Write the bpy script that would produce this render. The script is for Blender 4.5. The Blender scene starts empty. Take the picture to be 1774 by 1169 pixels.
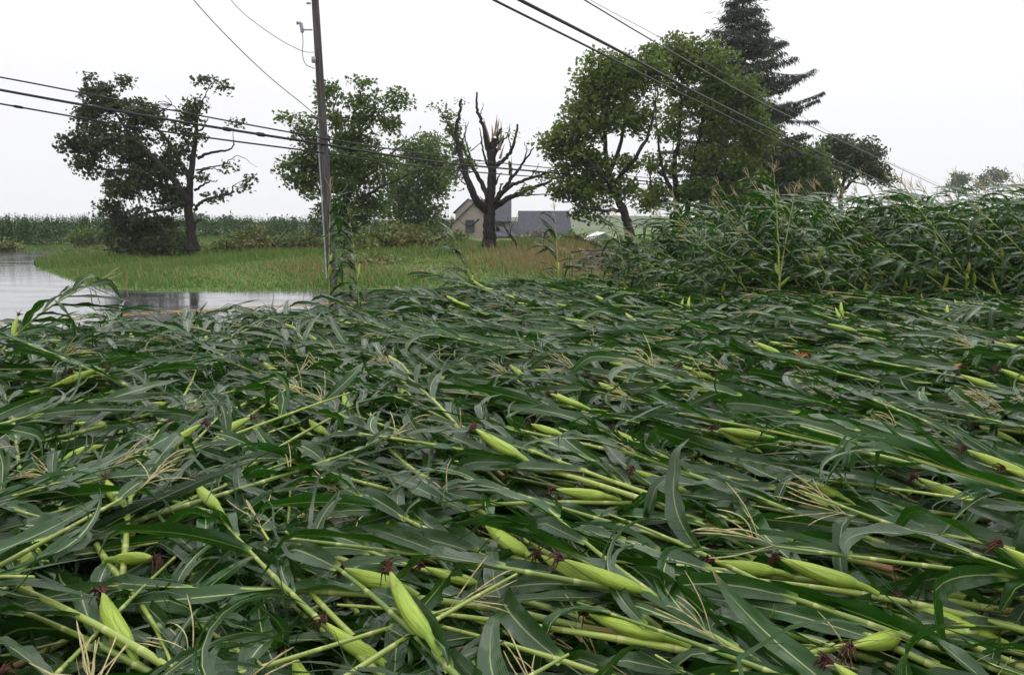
import bpy, math, random
import numpy as np
from mathutils import Vector, Matrix

# ------------------------------------------------------------------ camera, sky, sun, exposure
SC = bpy.context.scene
COL = SC.collection
W0, H0, F0 = 1774.0, 1169.0, 1392.0          # photograph size and focal length in its pixels
CAMZ = 1.65
PITCH = math.atan((H0 / 2 - 392) / F0)
cam = bpy.data.cameras.new("camera")
cam.sensor_fit = 'HORIZONTAL'
cam.sensor_width = 36.0
cam.lens = 36.0 * F0 / W0
cam.clip_end = 3000.0
cam.clip_start = 0.05
camo = bpy.data.objects.new("camera", cam)
camo.location = (0, 0, CAMZ)
camo.rotation_euler = (math.pi / 2 - PITCH, 0, 0)
COL.objects.link(camo)
SC.camera = camo

SUN_EL, SUN_AZ = math.radians(62), math.radians(35)
world = bpy.data.worlds.new("World")
SC.world = world
world.use_nodes = True
wn, wl = world.node_tree.nodes, world.node_tree.links
wn.clear()
wo = wn.new('ShaderNodeOutputWorld')
bg = wn.new('ShaderNodeBackground')
sky = wn.new('ShaderNodeTexSky')
sky.sky_type = 'NISHITA'
sky.sun_disc = False
sky.sun_elevation = SUN_EL
sky.sun_rotation = SUN_AZ
sky.air_density = 1.5
sky.dust_density = 6.0
bw = wn.new('ShaderNodeRGBToBW')              # an overcast sky has no blue: keep the sky's brightness only
wl.new(sky.outputs[0], bw.inputs[0])
tc = wn.new('ShaderNodeTexCoord')
sep = wn.new('ShaderNodeSeparateXYZ')
wl.new(tc.outputs['Generated'], sep.inputs[0])
grad = wn.new('ShaderNodeMapRange')           # overcast cloud deck: brighter overhead than at the horizon
grad.interpolation_type = 'SMOOTHSTEP'
grad.inputs['From Min'].default_value = 0.08
grad.inputs['From Max'].default_value = 0.95
grad.inputs['To Min'].default_value = 8.9
grad.inputs['To Max'].default_value = 19.0
wl.new(sep.outputs['Z'], grad.inputs[0])
mixv = wn.new('ShaderNodeMix')
mixv.data_type = 'FLOAT'
mixv.inputs[0].default_value = 0.9
wl.new(bw.outputs[0], mixv.inputs[2])
wl.new(grad.outputs[0], mixv.inputs[3])
tint = wn.new('ShaderNodeVectorMath')
tint.operation = 'SCALE'
tint.inputs[0].default_value = (0.965, 0.965, 1.0)
wl.new(mixv.outputs[0], tint.inputs['Scale'])
wl.new(tint.outputs[0], bg.inputs[0])
bg.inputs[1].default_value = 0.115
wl.new(bg.outputs[0], wo.inputs[0])

sl = bpy.data.lights.new("sun", 'SUN')
sl.energy = 0.6
sl.angle = math.radians(25)
sl.color = (1.0, 0.97, 0.93)
so = bpy.data.objects.new("sun", sl)
so.rotation_euler = (math.pi / 2 - SUN_EL, 0, math.pi - SUN_AZ)
COL.objects.link(so)

SC.view_settings.view_transform = 'Standard'
SC.view_settings.look = 'None'
SC.view_settings.gamma = 1.0
SC.view_settings.exposure = 0.06
SC.cycles.max_bounces = 8
SC.cycles.volume_bounces = 1

# ------------------------------------------------------------------ helpers
def P(px, py, Y):
    """world point seen at photograph pixel (px, py) at ground distance Y"""
    a = (px - W0 / 2) / F0
    b = (H0 / 2 - py) / F0
    d = np.array([a, math.cos(PITCH) + b * math.sin(PITCH), -math.sin(PITCH) + b * math.cos(PITCH)])
    return np.array([0, 0, CAMZ]) + d * (Y / d[1])

def G(px, py, z=0.0):
    a = (px - W0 / 2) / F0
    b = (H0 / 2 - py) / F0
    d = np.array([a, math.cos(PITCH) + b * math.sin(PITCH), -math.sin(PITCH) + b * math.cos(PITCH)])
    return np.array([0, 0, CAMZ]) + d * ((z - CAMZ) / d[2])

class Geo:
    """collects vertices, quads/tris, per-vertex uv and random value, per-face material index"""
    def __init__(s):
        s.v, s.uv, s.r, s.f4, s.f3, s.m4, s.m3, s.n = [], [], [], [], [], [], [], 0
    def add(s, v, f, uv=None, r=0.5, m=0):
        v = np.asarray(v, dtype=np.float64).reshape(-1, 3)
        f = np.asarray(f, dtype=np.int64)
        k = len(v)
        s.v.append(v)
        s.uv.append(np.zeros((k, 2)) if uv is None else np.asarray(uv, dtype=np.float64))
        s.r.append(np.full(k, r) if np.isscalar(r) else np.asarray(r))
        mm = np.full(len(f), m) if np.isscalar(m) else np.asarray(m)
        if f.shape[1] == 4:
            s.f4.append(f + s.n); s.m4.append(mm)
        else:
            s.f3.append(f + s.n); s.m3.append(mm)
        s.n += k
        return s
    def arrays(s):
        v = np.concatenate(s.v); uv = np.concatenate(s.uv); r = np.concatenate(s.r)
        f4 = np.concatenate(s.f4) if s.f4 else np.zeros((0, 4), int)
        f3 = np.concatenate(s.f3) if s.f3 else np.zeros((0, 3), int)
        m4 = np.concatenate(s.m4) if s.m4 else np.zeros(0, int)
        m3 = np.concatenate(s.m3) if s.m3 else np.zeros(0, int)
        return v, uv, r, f4, f3, m4, m3
    def merge(s, g, M=None, m=None, r=None):
        v, uv, rr, f4, f3, m4, m3 = g.arrays() if isinstance(g, Geo) else g
        if M is not None:
            v = v @ M[:3, :3].T + M[:3, 3]
        k = len(v)
        s.v.append(v); s.uv.append(uv); s.r.append(rr if r is None else np.mod(rr + r, 1.0))
        if len(f4):
            s.f4.append(f4 + s.n); s.m4.append(m4 if m is None else np.full(len(f4), m))
        if len(f3):
            s.f3.append(f3 + s.n); s.m3.append(m3 if m is None else np.full(len(f3), m))
        s.n += k
        return s
    def mesh(s, name, mats, smooth=True):
        v, uv, r, f4, f3, m4, m3 = s.arrays()
        me = bpy.data.meshes.new(name)
        nl = 4 * len(f4) + 3 * len(f3)
        nf = len(f4) + len(f3)
        me.vertices.add(len(v)); me.loops.add(nl); me.polygons.add(nf)
        me.vertices.foreach_set('co', v.astype(np.float32).ravel())
        li = np.concatenate([f4.ravel(), f3.ravel()]).astype(np.int32)
        me.loops.foreach_set('vertex_index', li)
        st = np.concatenate([np.arange(len(f4)) * 4, 4 * len(f4) + np.arange(len(f3)) * 3]).astype(np.int32)
        me.polygons.foreach_set('loop_start', st)
        me.polygons.foreach_set('material_index', np.concatenate([m4, m3]).astype(np.int32))
        me.polygons.foreach_set('use_smooth', np.full(nf, smooth))
        ul = me.uv_layers.new(name='UVMap')
        ul.data.foreach_set('uv', uv[li].astype(np.float32).ravel())
        at = me.attributes.new('rnd', 'FLOAT', 'POINT')
        at.data.foreach_set('value', r.astype(np.float32))
        for m in (mats if isinstance(mats, (list, tuple)) else [mats]):
            me.materials.append(m)
        me.update(calc_edges=True)
        return me
    def obj(s, name, mats, parent=None, smooth=True):
        o = bpy.data.objects.new(name, s.mesh(name, mats, smooth))
        COL.objects.link(o)
        if parent is not None:
            o.parent = parent
        return o

def tag(o, label=None, cat=None, group=None, kind=None):
    if label: o['label'] = label
    if cat: o['category'] = cat
    if group: o['group'] = group
    if kind: o['kind'] = kind
    return o

def empty(name, loc=(0, 0, 0), label=None, cat=None, group=None):
    o = bpy.data.objects.new(name, None)
    o.empty_display_size = 0.2
    o.location = [float(q) for q in loc]
    COL.objects.link(o)
    return tag(o, label, cat, group)

def catmull(pts, n):
    p = np.asarray(pts, float)
    if len(p) < 3:
        t = np.linspace(0, 1, n)[:, None]
        return p[0] * (1 - t) + p[-1] * t
    q = np.vstack([2 * p[0] - p[1], p, 2 * p[-1] - p[-2]])
    out = []
    seg = len(p) - 1
    for t in np.linspace(0, seg - 1e-9, n):
        i = int(t); u = t - i
        a, b, c, d = q[i], q[i + 1], q[i + 2], q[i + 3]
        out.append(0.5 * ((2 * b) + (-a + c) * u + (2 * a - 5 * b + 4 * c - d) * u * u + (-a + 3 * b - 3 * c + d) * u ** 3))
    return np.array(out)

def tube(g, pts, rad, sides=6, m=0, r=0.5, caps=False, bump=0.0, rng=None):
    p = np.asarray(pts, float); n = len(p)
    rad = np.full(n, rad) if np.isscalar(rad) else np.asarray(rad, float)
    T = np.gradient(p, axis=0)
    T /= np.linalg.norm(T, axis=1)[:, None] + 1e-12
    ref = np.array([0, 0, 1.0]) if abs(T[0][2]) < 0.9 else np.array([1.0, 0, 0])
    N = np.zeros_like(p)
    N[0] = np.cross(T[0], ref); N[0] /= np.linalg.norm(N[0])
    for i in range(1, n):
        q = N[i - 1] - T[i] * np.dot(N[i - 1], T[i])
        N[i] = q / (np.linalg.norm(q) + 1e-12)
    B = np.cross(T, N)
    a = np.linspace(0, 2 * math.pi, sides, endpoint=False)
    rr = rad[:, None] * np.ones((1, sides))
    if bump and rng is not None:
        rr = rr * (1 + bump * rng.standard_normal((n, sides)))
    ring = p[:, None, :] + rr[..., None] * (np.cos(a)[None, :, None] * N[:, None, :] + np.sin(a)[None, :, None] * B[:, None, :])
    L = np.concatenate([[0], np.cumsum(np.linalg.norm(np.diff(p, axis=0), axis=1))])
    uv = np.stack([np.tile(a / (2 * math.pi), n), np.repeat(L, sides)], 1)
    i, j = np.meshgrid(np.arange(n - 1), np.arange(sides), indexing='ij')
    i = i.ravel(); j = j.ravel(); j2 = (j + 1) % sides
    f = np.stack([i * sides + j, i * sides + j2, (i + 1) * sides + j2, (i + 1) * sides + j], 1)
    g.add(ring.reshape(-1, 3), f, uv, r, m)
    if caps:
        for e in (0, n - 1):
            c = np.vstack([ring[e], p[e]])
            fa = np.stack([np.arange(sides), (np.arange(sides) + 1) % sides, np.full(sides, sides)], 1)
            if e == 0: fa = fa[:, ::-1]
            g.add(c, fa, np.tile([[0, L[e]]], (sides + 1, 1)), r, m)
    return g

def box(g, c, s, m=0, rot=0.0, r=0.5):
    x, y, z = s[0] / 2, s[1] / 2, s[2] / 2
    v = np.array([[-x, -y, -z], [x, -y, -z], [x, y, -z], [-x, y, -z], [-x, -y, z], [x, -y, z], [x, y, z], [-x, y, z]])
    cs, sn = math.cos(rot), math.sin(rot)
    v = v @ np.array([[cs, sn, 0], [-sn, cs, 0], [0, 0, 1]]) + np.asarray(c, float)
    f = [[0, 3, 2, 1], [4, 5, 6, 7], [0, 1, 5, 4], [1, 2, 6, 5], [2, 3, 7, 6], [3, 0, 4, 7]]
    return g.add(v, f, None, r, m)

def prism(g, pts2, y0, y1, m=0):
    """polygon in x-z (list of (x,z)) extruded from y0 to y1; convex"""
    n = len(pts2)
    a = np.array([[p[0], y0, p[1]] for p in pts2]); b = np.array([[p[0], y1, p[1]] for p in pts2])
    v = np.vstack([a, b])
    for i in range(1, n - 1):
        g.add(v, [[0, i, i + 1]], None, 0.5, m) if False else None
    f3 = [[0, i, i + 1] for i in range(1, n - 1)] + [[n, n + i + 1, n + i] for i in range(1, n - 1)]
    g.add(v, f3, None, 0.5, m)
    f4 = [[i, i + n, (i + 1) % n + n, (i + 1) % n] for i in range(n)]
    g.add(v, f4, None, 0.5, m)
    return g

def mat4(az=0, loc=(0, 0, 0), sc=1.0, tilt=0.0, roll=0.0):
    M = Matrix.Translation(Vector([float(q) for q in loc])) @ Matrix.Rotation(az, 4, 'Z') @ Matrix.Rotation(-tilt, 4, 'Y') @ Matrix.Rotation(roll, 4, 'X') @ Matrix.Scale(sc, 4)
    return M

def npm(M):
    return np.array(M)

def smooth(e0, e1, x):
    t = np.clip((x - e0) / (e1 - e0), 0, 1)
    return t * t * (3 - 2 * t)

def inside(poly, x, y):
    poly = np.asarray(poly); c = np.zeros(np.shape(x), bool)
    n = len(poly); j = n - 1
    for i in range(n):
        xi, yi = poly[i]; xj, yj = poly[j]
        t = ((yi > y) != (yj > y)) & (x < (xj - xi) * (y - yi) / ((yj - yi) if yj != yi else 1e-9) + xi)
        c ^= t; j = i
    return c

def dist_line(pts, x, y):
    d = np.full(np.shape(x), 1e9)
    for (ax, ay), (bx, by) in zip(pts[:-1], pts[1:]):
        ux, uy = bx - ax, by - ay
        t = np.clip(((x - ax) * ux + (y - ay) * uy) / (ux * ux + uy * uy), 0, 1)
        d = np.minimum(d, np.hypot(x - ax - t * ux, y - ay - t * uy))
    return d

# ------------------------------------------------------------------ materials
class N:
    def __init__(s, name):
        s.m = bpy.data.materials.new(name); s.m.use_nodes = True
        s.t = s.m.node_tree; s.t.nodes.clear()
        s.out = s.n('ShaderNodeOutputMaterial')
    def n(s, k, **kw):
        x = s.t.nodes.new(k)
        for a, b in kw.items(): setattr(x, a, b)
        return x
    def put(s, sock, v):
        if isinstance(v, bpy.types.NodeSocket): s.t.links.new(v, sock)
        elif isinstance(v, (tuple, list)) and len(v) == 3 and sock.type == 'RGBA': sock.default_value = (*v, 1)
        else: sock.default_value = v
    def math(s, op, a, b=0.0, c=0.0):
        x = s.n('ShaderNodeMath', operation=op)
        s.put(x.inputs[0], a); s.put(x.inputs[1], b); s.put(x.inputs[2], c)
        return x.outputs[0]
    def mix(s, f, a, b):
        x = s.n('ShaderNodeMix', data_type='RGBA')
        s.put(x.inputs[0], f); s.put(x.inputs[6], a); s.put(x.inputs[7], b)
        return x.outputs[2]
    def step(s, v, a, b, lo=0.0, hi=1.0):
        x = s.n('ShaderNodeMapRange', interpolation_type='SMOOTHSTEP')
        s.put(x.inputs[0], v); x.inputs[1].default_value = a; x.inputs[2].default_value = b
        x.inputs[3].default_value = lo; x.inputs[4].default_value = hi
        return x.outputs[0]
    def uv(s):
        u = s.n('ShaderNodeUVMap'); x = s.n('ShaderNodeSeparateXYZ'); s.put(x.inputs[0], u.outputs[0])
        return u.outputs[0], x.outputs[0], x.outputs[1]
    def obj(s): return s.n('ShaderNodeTexCoord').outputs['Object']
    def gpos(s): return s.n('ShaderNodeNewGeometry').outputs['Position']
    def vscale(s, v, sc):
        x = s.n('ShaderNodeVectorMath', operation='MULTIPLY'); s.put(x.inputs[0], v); x.inputs[1].default_value = sc
        return x.outputs[0]
    def noise(s, v, scale, detail=3.0, rough=0.55):
        x = s.n('ShaderNodeTexNoise'); s.put(x.inputs['Vector'], v)
        x.inputs['Scale'].default_value = scale; x.inputs['Detail'].default_value = detail; x.inputs['Roughness'].default_value = rough
        return x.outputs[0]
    def rnd(s):
        a = s.n('ShaderNodeAttribute', attribute_name='rnd').outputs['Fac']
        b = s.n('ShaderNodeObjectInfo').outputs['Random']
        return s.math('FRACT', s.math('ADD', a, b))
    def bump(s, h, st=0.3, d=0.01):
        x = s.n('ShaderNodeBump'); x.inputs['Strength'].default_value = st; x.inputs['Distance'].default_value = d
        s.put(x.inputs['Height'], h)
        return x.outputs[0]
    def bsdf(s, col, rough=0.6, normal=None, spec=0.5, **kw):
        b = s.n('ShaderNodeBsdfPrincipled')
        s.put(b.inputs['Base Color'], col); s.put(b.inputs['Roughness'], rough); s.put(b.inputs['Specular IOR Level'], spec)
        if normal is not None: s.put(b.inputs['Normal'], normal)
        for k, v in kw.items(): s.put(b.inputs[k.replace('_', ' ')], v)
        return b.outputs[0]
    def trans(s, sh, col, fac):
        t = s.n('ShaderNodeBsdfTranslucent'); s.put(t.inputs[0], col)
        m = s.n('ShaderNodeMixShader'); s.put(m.inputs[0], fac); s.put(m.inputs[1], sh); s.put(m.inputs[2], t.outputs[0])
        return m.outputs[0]
    def done(s, sh):
        s.t.links.new(sh, s.out.inputs[0]); return s.m

def mat_corn_leaf():
    a = N('corn_leaf')
    uvv, u, v = a.uv(); r = a.rnd()
    au = a.math('ABSOLUTE', u)
    c = a.mix(r, (0.0025, 0.012, 0.002), (0.014, 0.070, 0.004))
    pn = a.noise(a.obj(), 7.0, 3)
    c = a.mix(a.step(pn, 0.45, 0.8, 0, 0.5), c, (0.026, 0.07, 0.012))
    veins = a.math('SINE', a.math('MULTIPLY', u, 42.0))
    c = a.mix(a.step(veins, 0.3, 1.0, 0, 0.10), c, (0.05, 0.11, 0.03))
    back = a.n('ShaderNodeNewGeometry').outputs['Backfacing']
    c = a.mix(a.math('MULTIPLY', back, 0.55), c, (0.028, 0.062, 0.016))
    rib = a.step(au, 0.03, 0.085, 1, 0)
    ribf = a.math('MULTIPLY', rib, a.math('MULTIPLY', a.step(v, 0.45, 0.95, 0.9, 0.1), a.step(r, 0.1, 0.9, 0.55, 1.0)))
    c = a.mix(ribf, c, (0.34, 0.42, 0.17))
    c = a.mix(a.step(v, 0.0, 0.06, 0.75, 0), c, (0.26, 0.38, 0.08))
    tip = a.math('MULTIPLY', a.step(v, 0.86, 1.0), a.step(r, 0.75, 0.8))
    c = a.mix(tip, c, (0.25, 0.17, 0.07))
    wet = a.noise(a.obj(), 18.0, 2)
    wav = a.noise(a.vscale(uvv, (0.9, 6.0, 1)), 1.0, 2)
    h = a.math('ADD', a.math('MULTIPLY', veins, 0.10), a.math('ADD', a.math('MULTIPLY', a.noise(a.obj(), 45.0, 2), 0.5), a.math('MULTIPLY', wav, 5.0)))
    rough = a.step(wet, 0.35, 0.7, 0.13, 0.32)
    sh = a.bsdf(c, rough, a.bump(h, 0.45, 0.004), 0.24, Coat_Weight=0.27, Coat_Roughness=0.12, Coat_IOR=1.4)
    return a.done(a.trans(sh, a.mix(0.5, c, (0.07, 0.27, 0.008)), 0.17))

def mat_corn_stalk():
    a = N('corn_stalk')
    uvv, u, v = a.uv(); r = a.rnd()
    c = a.mix(r, (0.11, 0.17, 0.022), (0.29, 0.36, 0.065))
    fr = a.math('FRACT', a.math('DIVIDE', v, 0.17))
    c = a.mix(a.step(fr, 0.82, 0.97, 0, 0.8), c, (0.40, 0.43, 0.14))
    c = a.mix(a.step(fr, 0.0, 0.05, 0.7, 0), c, (0.16, 0.22, 0.05))
    ns = a.noise(a.obj(), 30.0, 3)
    c = a.mix(a.step(ns, 0.55, 0.75, 0, 0.5), c, (0.16, 0.27, 0.04))
    c = a.mix(a.math('MULTIPLY', a.step(v, 0.0, 0.2, 0.9, 0), a.step(r, 0.3, 0.6)), c, (0.26, 0.11, 0.05))
    h = a.math('SINE', a.math('MULTIPLY', u, 90.0))
    return a.done(a.bsdf(c, 0.38, a.bump(h, 0.15, 0.002), 0.5))

def mat_husk():
    a = N('corn_husk')
    uvv, u, v = a.uv(); r = a.rnd()
    st = a.noise(a.vscale(uvv, (60, 2.0, 1)), 1.0, 3)
    c = a.mix(a.step(st, 0.3, 0.7), (0.18, 0.28, 0.016), (0.35, 0.46, 0.05))
    c = a.mix(a.step(v, 0.75, 1.0, 0, 0.6), c, (0.40, 0.46, 0.11))
    c = a.mix(a.step(v, 0.0, 0.2, 0.5, 0), c, (0.17, 0.30, 0.03))
    sp = a.noise(a.obj(), 22.0, 3)
    c = a.mix(a.step(sp, 0.66, 0.72, 0, 0.6), c, (0.22, 0.18, 0.06))
    return a.done(a.bsdf(c, 0.42, a.bump(st, 0.8, 0.006), 0.45))

def simple(name, c1, c2, scale, rough=0.8, bump=0.4, dist=0.02, stretch=(1, 1, 1), spec=0.3, lo=0.35, hi=0.65):
    a = N(name)
    n = a.noise(a.vscale(a.obj(), stretch), scale, 5)
    c = a.mix(a.step(n, lo, hi), c1, c2)
    return a.done(a.bsdf(c, rough, a.bump(n, bump, dist), spec))

def mat_tree_leaf(name, c1, c2, c3, tr=0.25):
    a = N(name)
    r = a.rnd()
    c = a.mix(r, c1, c2)
    n = a.noise(a.obj(), 0.55, 2)
    c = a.mix(a.step(n, 0.45, 0.7, 0, 0.75), c, c3)
    sh = a.bsdf(c, 0.5, None, 0.35)
    return a.done(a.trans(sh, a.mix(0.5, c, (0.16, 0.24, 0.03)), tr))

M_LEAF = mat_corn_leaf()
M_STALK = mat_corn_stalk()
M_HUSK = mat_husk()
M_SILK = simple('corn_silk', (0.035, 0.010, 0.006), (0.10, 0.03, 0.015), 40, 0.6, 0.2, 0.003)
M_TASSEL = simple('corn_tassel', (0.30, 0.25, 0.11), (0.44, 0.39, 0.20), 60, 0.7, 0.4, 0.003)
M_DEAD = simple('dead_leaf', (0.16, 0.06, 0.018), (0.30, 0.14, 0.045), 25, 0.7, 0.4, 0.004)
CORN_MATS = [M_STALK, M_LEAF, M_HUSK, M_SILK, M_TASSEL]
M_BARK = simple('bark', (0.010, 0.0085, 0.0075), (0.034, 0.029, 0.025), 5, 0.85, 0.9, 0.05, (3, 3, 0.7))
M_SPLINT = simple('splintered_wood', (0.15, 0.105, 0.07), (0.36, 0.26, 0.17), 8, 0.7, 0.5, 0.02, (5, 5, 0.6))
L_DARK = mat_tree_leaf('leaf_dark', (0.018, 0.028, 0.010), (0.046, 0.066, 0.018), (0.035, 0.046, 0.012), 0.18)
L_MID = mat_tree_leaf('leaf_mid', (0.034, 0.072, 0.014), (0.090, 0.155, 0.028), (0.110, 0.150, 0.024), 0.34)
L_OLIVE = mat_tree_leaf('leaf_olive', (0.042, 0.082, 0.012), (0.115, 0.175, 0.026), (0.165, 0.180, 0.028), 0.36)
L_BRUSH = mat_tree_leaf('leaf_brush', (0.06, 0.085, 0.022), (0.17, 0.20, 0.05), (0.20, 0.145, 0.055), 0.25)
L_RED = mat_tree_leaf('leaf_red', (0.05, 0.015, 0.015), (0.11, 0.03, 0.03), (0.08, 0.02, 0.03), 0.2)
L_SPRUCE = mat_tree_leaf('spruce_needles', (0.010, 0.017, 0.011), (0.025, 0.036, 0.020), (0.018, 0.026, 0.014), 0.05)

def mat_ground():
    a = N('grass_ground')
    p = a.gpos()
    n1 = a.noise(p, 0.25, 4); n2 = a.noise(p, 6.0, 4)
    c = a.mix(a.step(n2, 0.3, 0.7), (0.05, 0.10, 0.015), (0.10, 0.17, 0.03))
    c = a.mix(a.step(n1, 0.5, 0.72, 0, 0.55), c, (0.17, 0.15, 0.06))
    return a.done(a.bsdf(c, 0.9, a.bump(n2, 0.8, 0.05), 0.2))
M_GROUND = mat_ground()

def mat_blade():
    a = N('grass_blade')
    r = a.rnd(); p = a.gpos()
    uvv, u, v = a.uv()
    c = a.mix(r, (0.062, 0.122, 0.020), (0.145, 0.22, 0.050))
    n1 = a.noise(p, 0.22, 3)
    c = a.mix(a.step(n1, 0.52, 0.68, 0, 0.25), c, (0.20, 0.20, 0.07))
    c = a.mix(a.math('MULTIPLY', u, 0.9), c, (0.27, 0.19, 0.09))
    sh = a.bsdf(c, 0.6, None, 0.2)
    return a.done(a.trans(sh, c, 0.25))
M_BLADE = mat_blade()

def mat_soil():
    a = N('wet_soil')
    p = a.gpos()
    n = a.noise(p, 14.0, 6, 0.65); n2 = a.noise(p, 1.2, 3)
    c = a.mix(a.step(n, 0.3, 0.7), (0.07, 0.032, 0.022), (0.19, 0.095, 0.065))
    c = a.mix(a.step(n2, 0.45, 0.7, 0, 0.5), c, (0.10, 0.05, 0.035))
    return a.done(a.bsdf(c, a.step(n2, 0.3, 0.7, 0.35, 0.75), a.bump(n, 0.9, 0.04), 0.4))
M_SOIL = mat_soil()

def mat_road():
    a = N('wet_asphalt')
    p = a.gpos()
    n = a.noise(a.vscale(p, (0.35, 1.0, 1)), 1.1, 4); g = a.noise(p, 90.0, 2)
    c = a.mix(a.step(g, 0.3, 0.7), (0.030, 0.031, 0.034), (0.065, 0.066, 0.070))
    rip = a.noise(a.vscale(p, (1.0, 1.0, 1)), 7.0, 3)
    h = a.math('ADD', a.math('MULTIPLY', rip, 0.5), a.math('MULTIPLY', g, 0.05))
    return a.done(a.bsdf(c, a.step(n, 0.35, 0.65, 0.06, 0.16), a.bump(h, 0.10, 0.01), 0.4, Coat_Weight=0.15, Coat_Roughness=0.08))
M_ROAD = mat_road()
def mat_paint(name, col):
    a = N(name)
    n = a.noise(a.gpos(), 9.0, 4)
    c = a.mix(a.step(n, 0.42, 0.6, 0, 0.7), col, (0.10, 0.09, 0.085))
    return a.done(a.bsdf(c, 0.3, None, 0.5))
M_YELLOW = mat_paint('yellow_paint', (0.55, 0.30, 0.05))
M_WHITE = mat_paint('white_paint', (0.22, 0.22, 0.22))

# ------------------------------------------------------------------ setting: ground, road, field soil, hills
CENTRE = [(-30, -8), (-16, 5.5), (-10, 12.4), (-7.5, 14.7), (-6.2, 15.7), (-4.3, 16.9), (-1, 18.3), (3, 19.5), (10, 21.3), (40, 28)]
FAR = [(40, 36), (12, 27), (3, 23.2), (-2.4, 21.4), (-5, 20.7), (-7.1, 20.4), (-9.6, 20.7), (-11.7, 22.4), (-15.1, 26.8), (-19.5, 33), (-23.4, 39.6), (-25.8, 45), (-26.2, 50), (-23, 56), (-15, 59)]
BACK = [(-15, 60.5), (-27, 57.8), (-36, 55.8), (-90, 52)]
def offset(line, d):
    p = np.asarray(line, float); T = np.gradient(p, axis=0); T /= np.linalg.norm(T, axis=1)[:, None]
    return p + d * np.stack([T[:, 1], -T[:, 0]], 1)
NEAR = offset(CENTRE, 2.9)
ROADPOLY = [tuple(q) for q in NEAR] + FAR + BACK + [(-90, -20)]
EDGE = [(-40, -16), (-20, -1.0), (-8.6, 9.3), (-6.2, 10.6), (-3.7, 12.4), (-1.9, 14.2), (1, 15.3), (3, 16.0), (6, 17.2), (12, 19.2), (40, 26)]
def in_field(x, y):
    return y < np.interp(x, [e[0] for e in EDGE], [e[1] for e in EDGE])

def terrain(x, y):
    d = dist_line(FAR, x, y)
    far = ~inside(ROADPOLY, x, y) & (y > np.interp(x, [c[0] for c in CENTRE], [c[1] for c in CENTRE]))
    isl = np.where(far & ((x > -26.5) & (y < 200)), 0.55 * smooth(0.5, 15, d) + 0.06 * smooth(0.02, 0.7, d), 0.0)
    isl = np.where(y > 70, isl * (1 - smooth(70, 130, y)), isl)
    return isl

def bake_grid(name, xs, ys, zf, mat, z0=0.0):
    X, Y = np.meshgrid(xs, ys, indexing='ij')
    Z = zf(X, Y) + z0
    nx, ny = len(xs), len(ys)
    v = np.stack([X, Y, Z], -1).reshape(-1, 3)
    i, j = np.meshgrid(np.arange(nx - 1), np.arange(ny - 1), indexing='ij')
    i = i.ravel(); j = j.ravel()
    f = np.stack([i * ny + j, (i + 1) * ny + j, (i + 1) * ny + j + 1, i * ny + j + 1], 1)
    return Geo().add(v, f).obj(name, mat)

xs = np.concatenate([[-1500, -700, -350, -180, -100], np.arange(-60, 60.1, 0.6), [100, 180, 350, 700, 1500]])
ys = np.concatenate([[-60, -20], np.arange(-6, 90, 0.6), [95, 105, 120, 140, 170, 220, 300, 450, 700, 1500]])
tag(bake_grid('ground', xs, ys, terrain, M_GROUND), 'rain soaked green grassland reaching back to the hazy horizon', 'ground', kind='structure')

def poly_sheet(name, pts, z, mat):
    import bmesh
    bm = bmesh.new()
    vs = [bm.verts.new((float(x), float(y), z)) for x, y in pts]
    f = bm.faces.new(vs)
    if f.normal.z < 0: f.normal_flip()
    bmesh.ops.triangulate(bm, faces=bm.faces[:])
    bm.normal_update()
    for f in bm.faces:
        if f.normal.z < 0: f.normal_flip()
    me = bpy.data.meshes.new(name); bm.to_mesh(me); bm.free(); me.materials.append(mat)
    o = bpy.data.objects.new(name, me); COL.objects.link(o)
    return o
def dense(line, n): return catmull([(a, b, 0) for a, b in line], n)[:, :2]
NEAR_D = dense(NEAR, 60); FAR_D = dense(FAR, 80)
tag(poly_sheet('road', list(NEAR_D) + list(FAR_D) + BACK + [(-90, -20)], 0.012, M_ROAD), 'rain wet dark asphalt road and side road mirroring the pale sky', 'road', kind='structure')

def strip(g, line, w, z):
    p = np.asarray(line); T = np.gradient(p, axis=0); T /= np.linalg.norm(T, axis=1)[:, None]
    Nn = np.stack([T[:, 1], -T[:, 0]], 1) * w / 2
    v = np.empty((2 * len(p), 3)); v[0::2, :2] = p - Nn; v[1::2, :2] = p + Nn; v[:, 2] = z
    k = np.arange(len(p) - 1) * 2
    return g.add(v, np.stack([k, k + 1, k + 3, k + 2], 1))
CEN_D = dense(CENTRE, 70)
g = Geo(); strip(g, offset(CEN_D, 0.14), 0.11, 0.017); strip(g, offset(CEN_D, -0.14), 0.11, 0.017)
tag(g.obj('centre_line', M_YELLOW), 'worn double yellow centre line painted on the wet road', 'road marking', kind='structure')
g = Geo(); strip(g, offset(dense([(12, 26.3), (3, 22.7), (-2.4, 20.95), (-5, 20.3), (-7.1, 20.0), (-9.2, 20.15)], 40), 0), 0.09, 0.017)
tag(g.obj('edge_line', M_WHITE), 'thin faded pale edge line along the grass side of the road', 'road marking', kind='structure')

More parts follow.
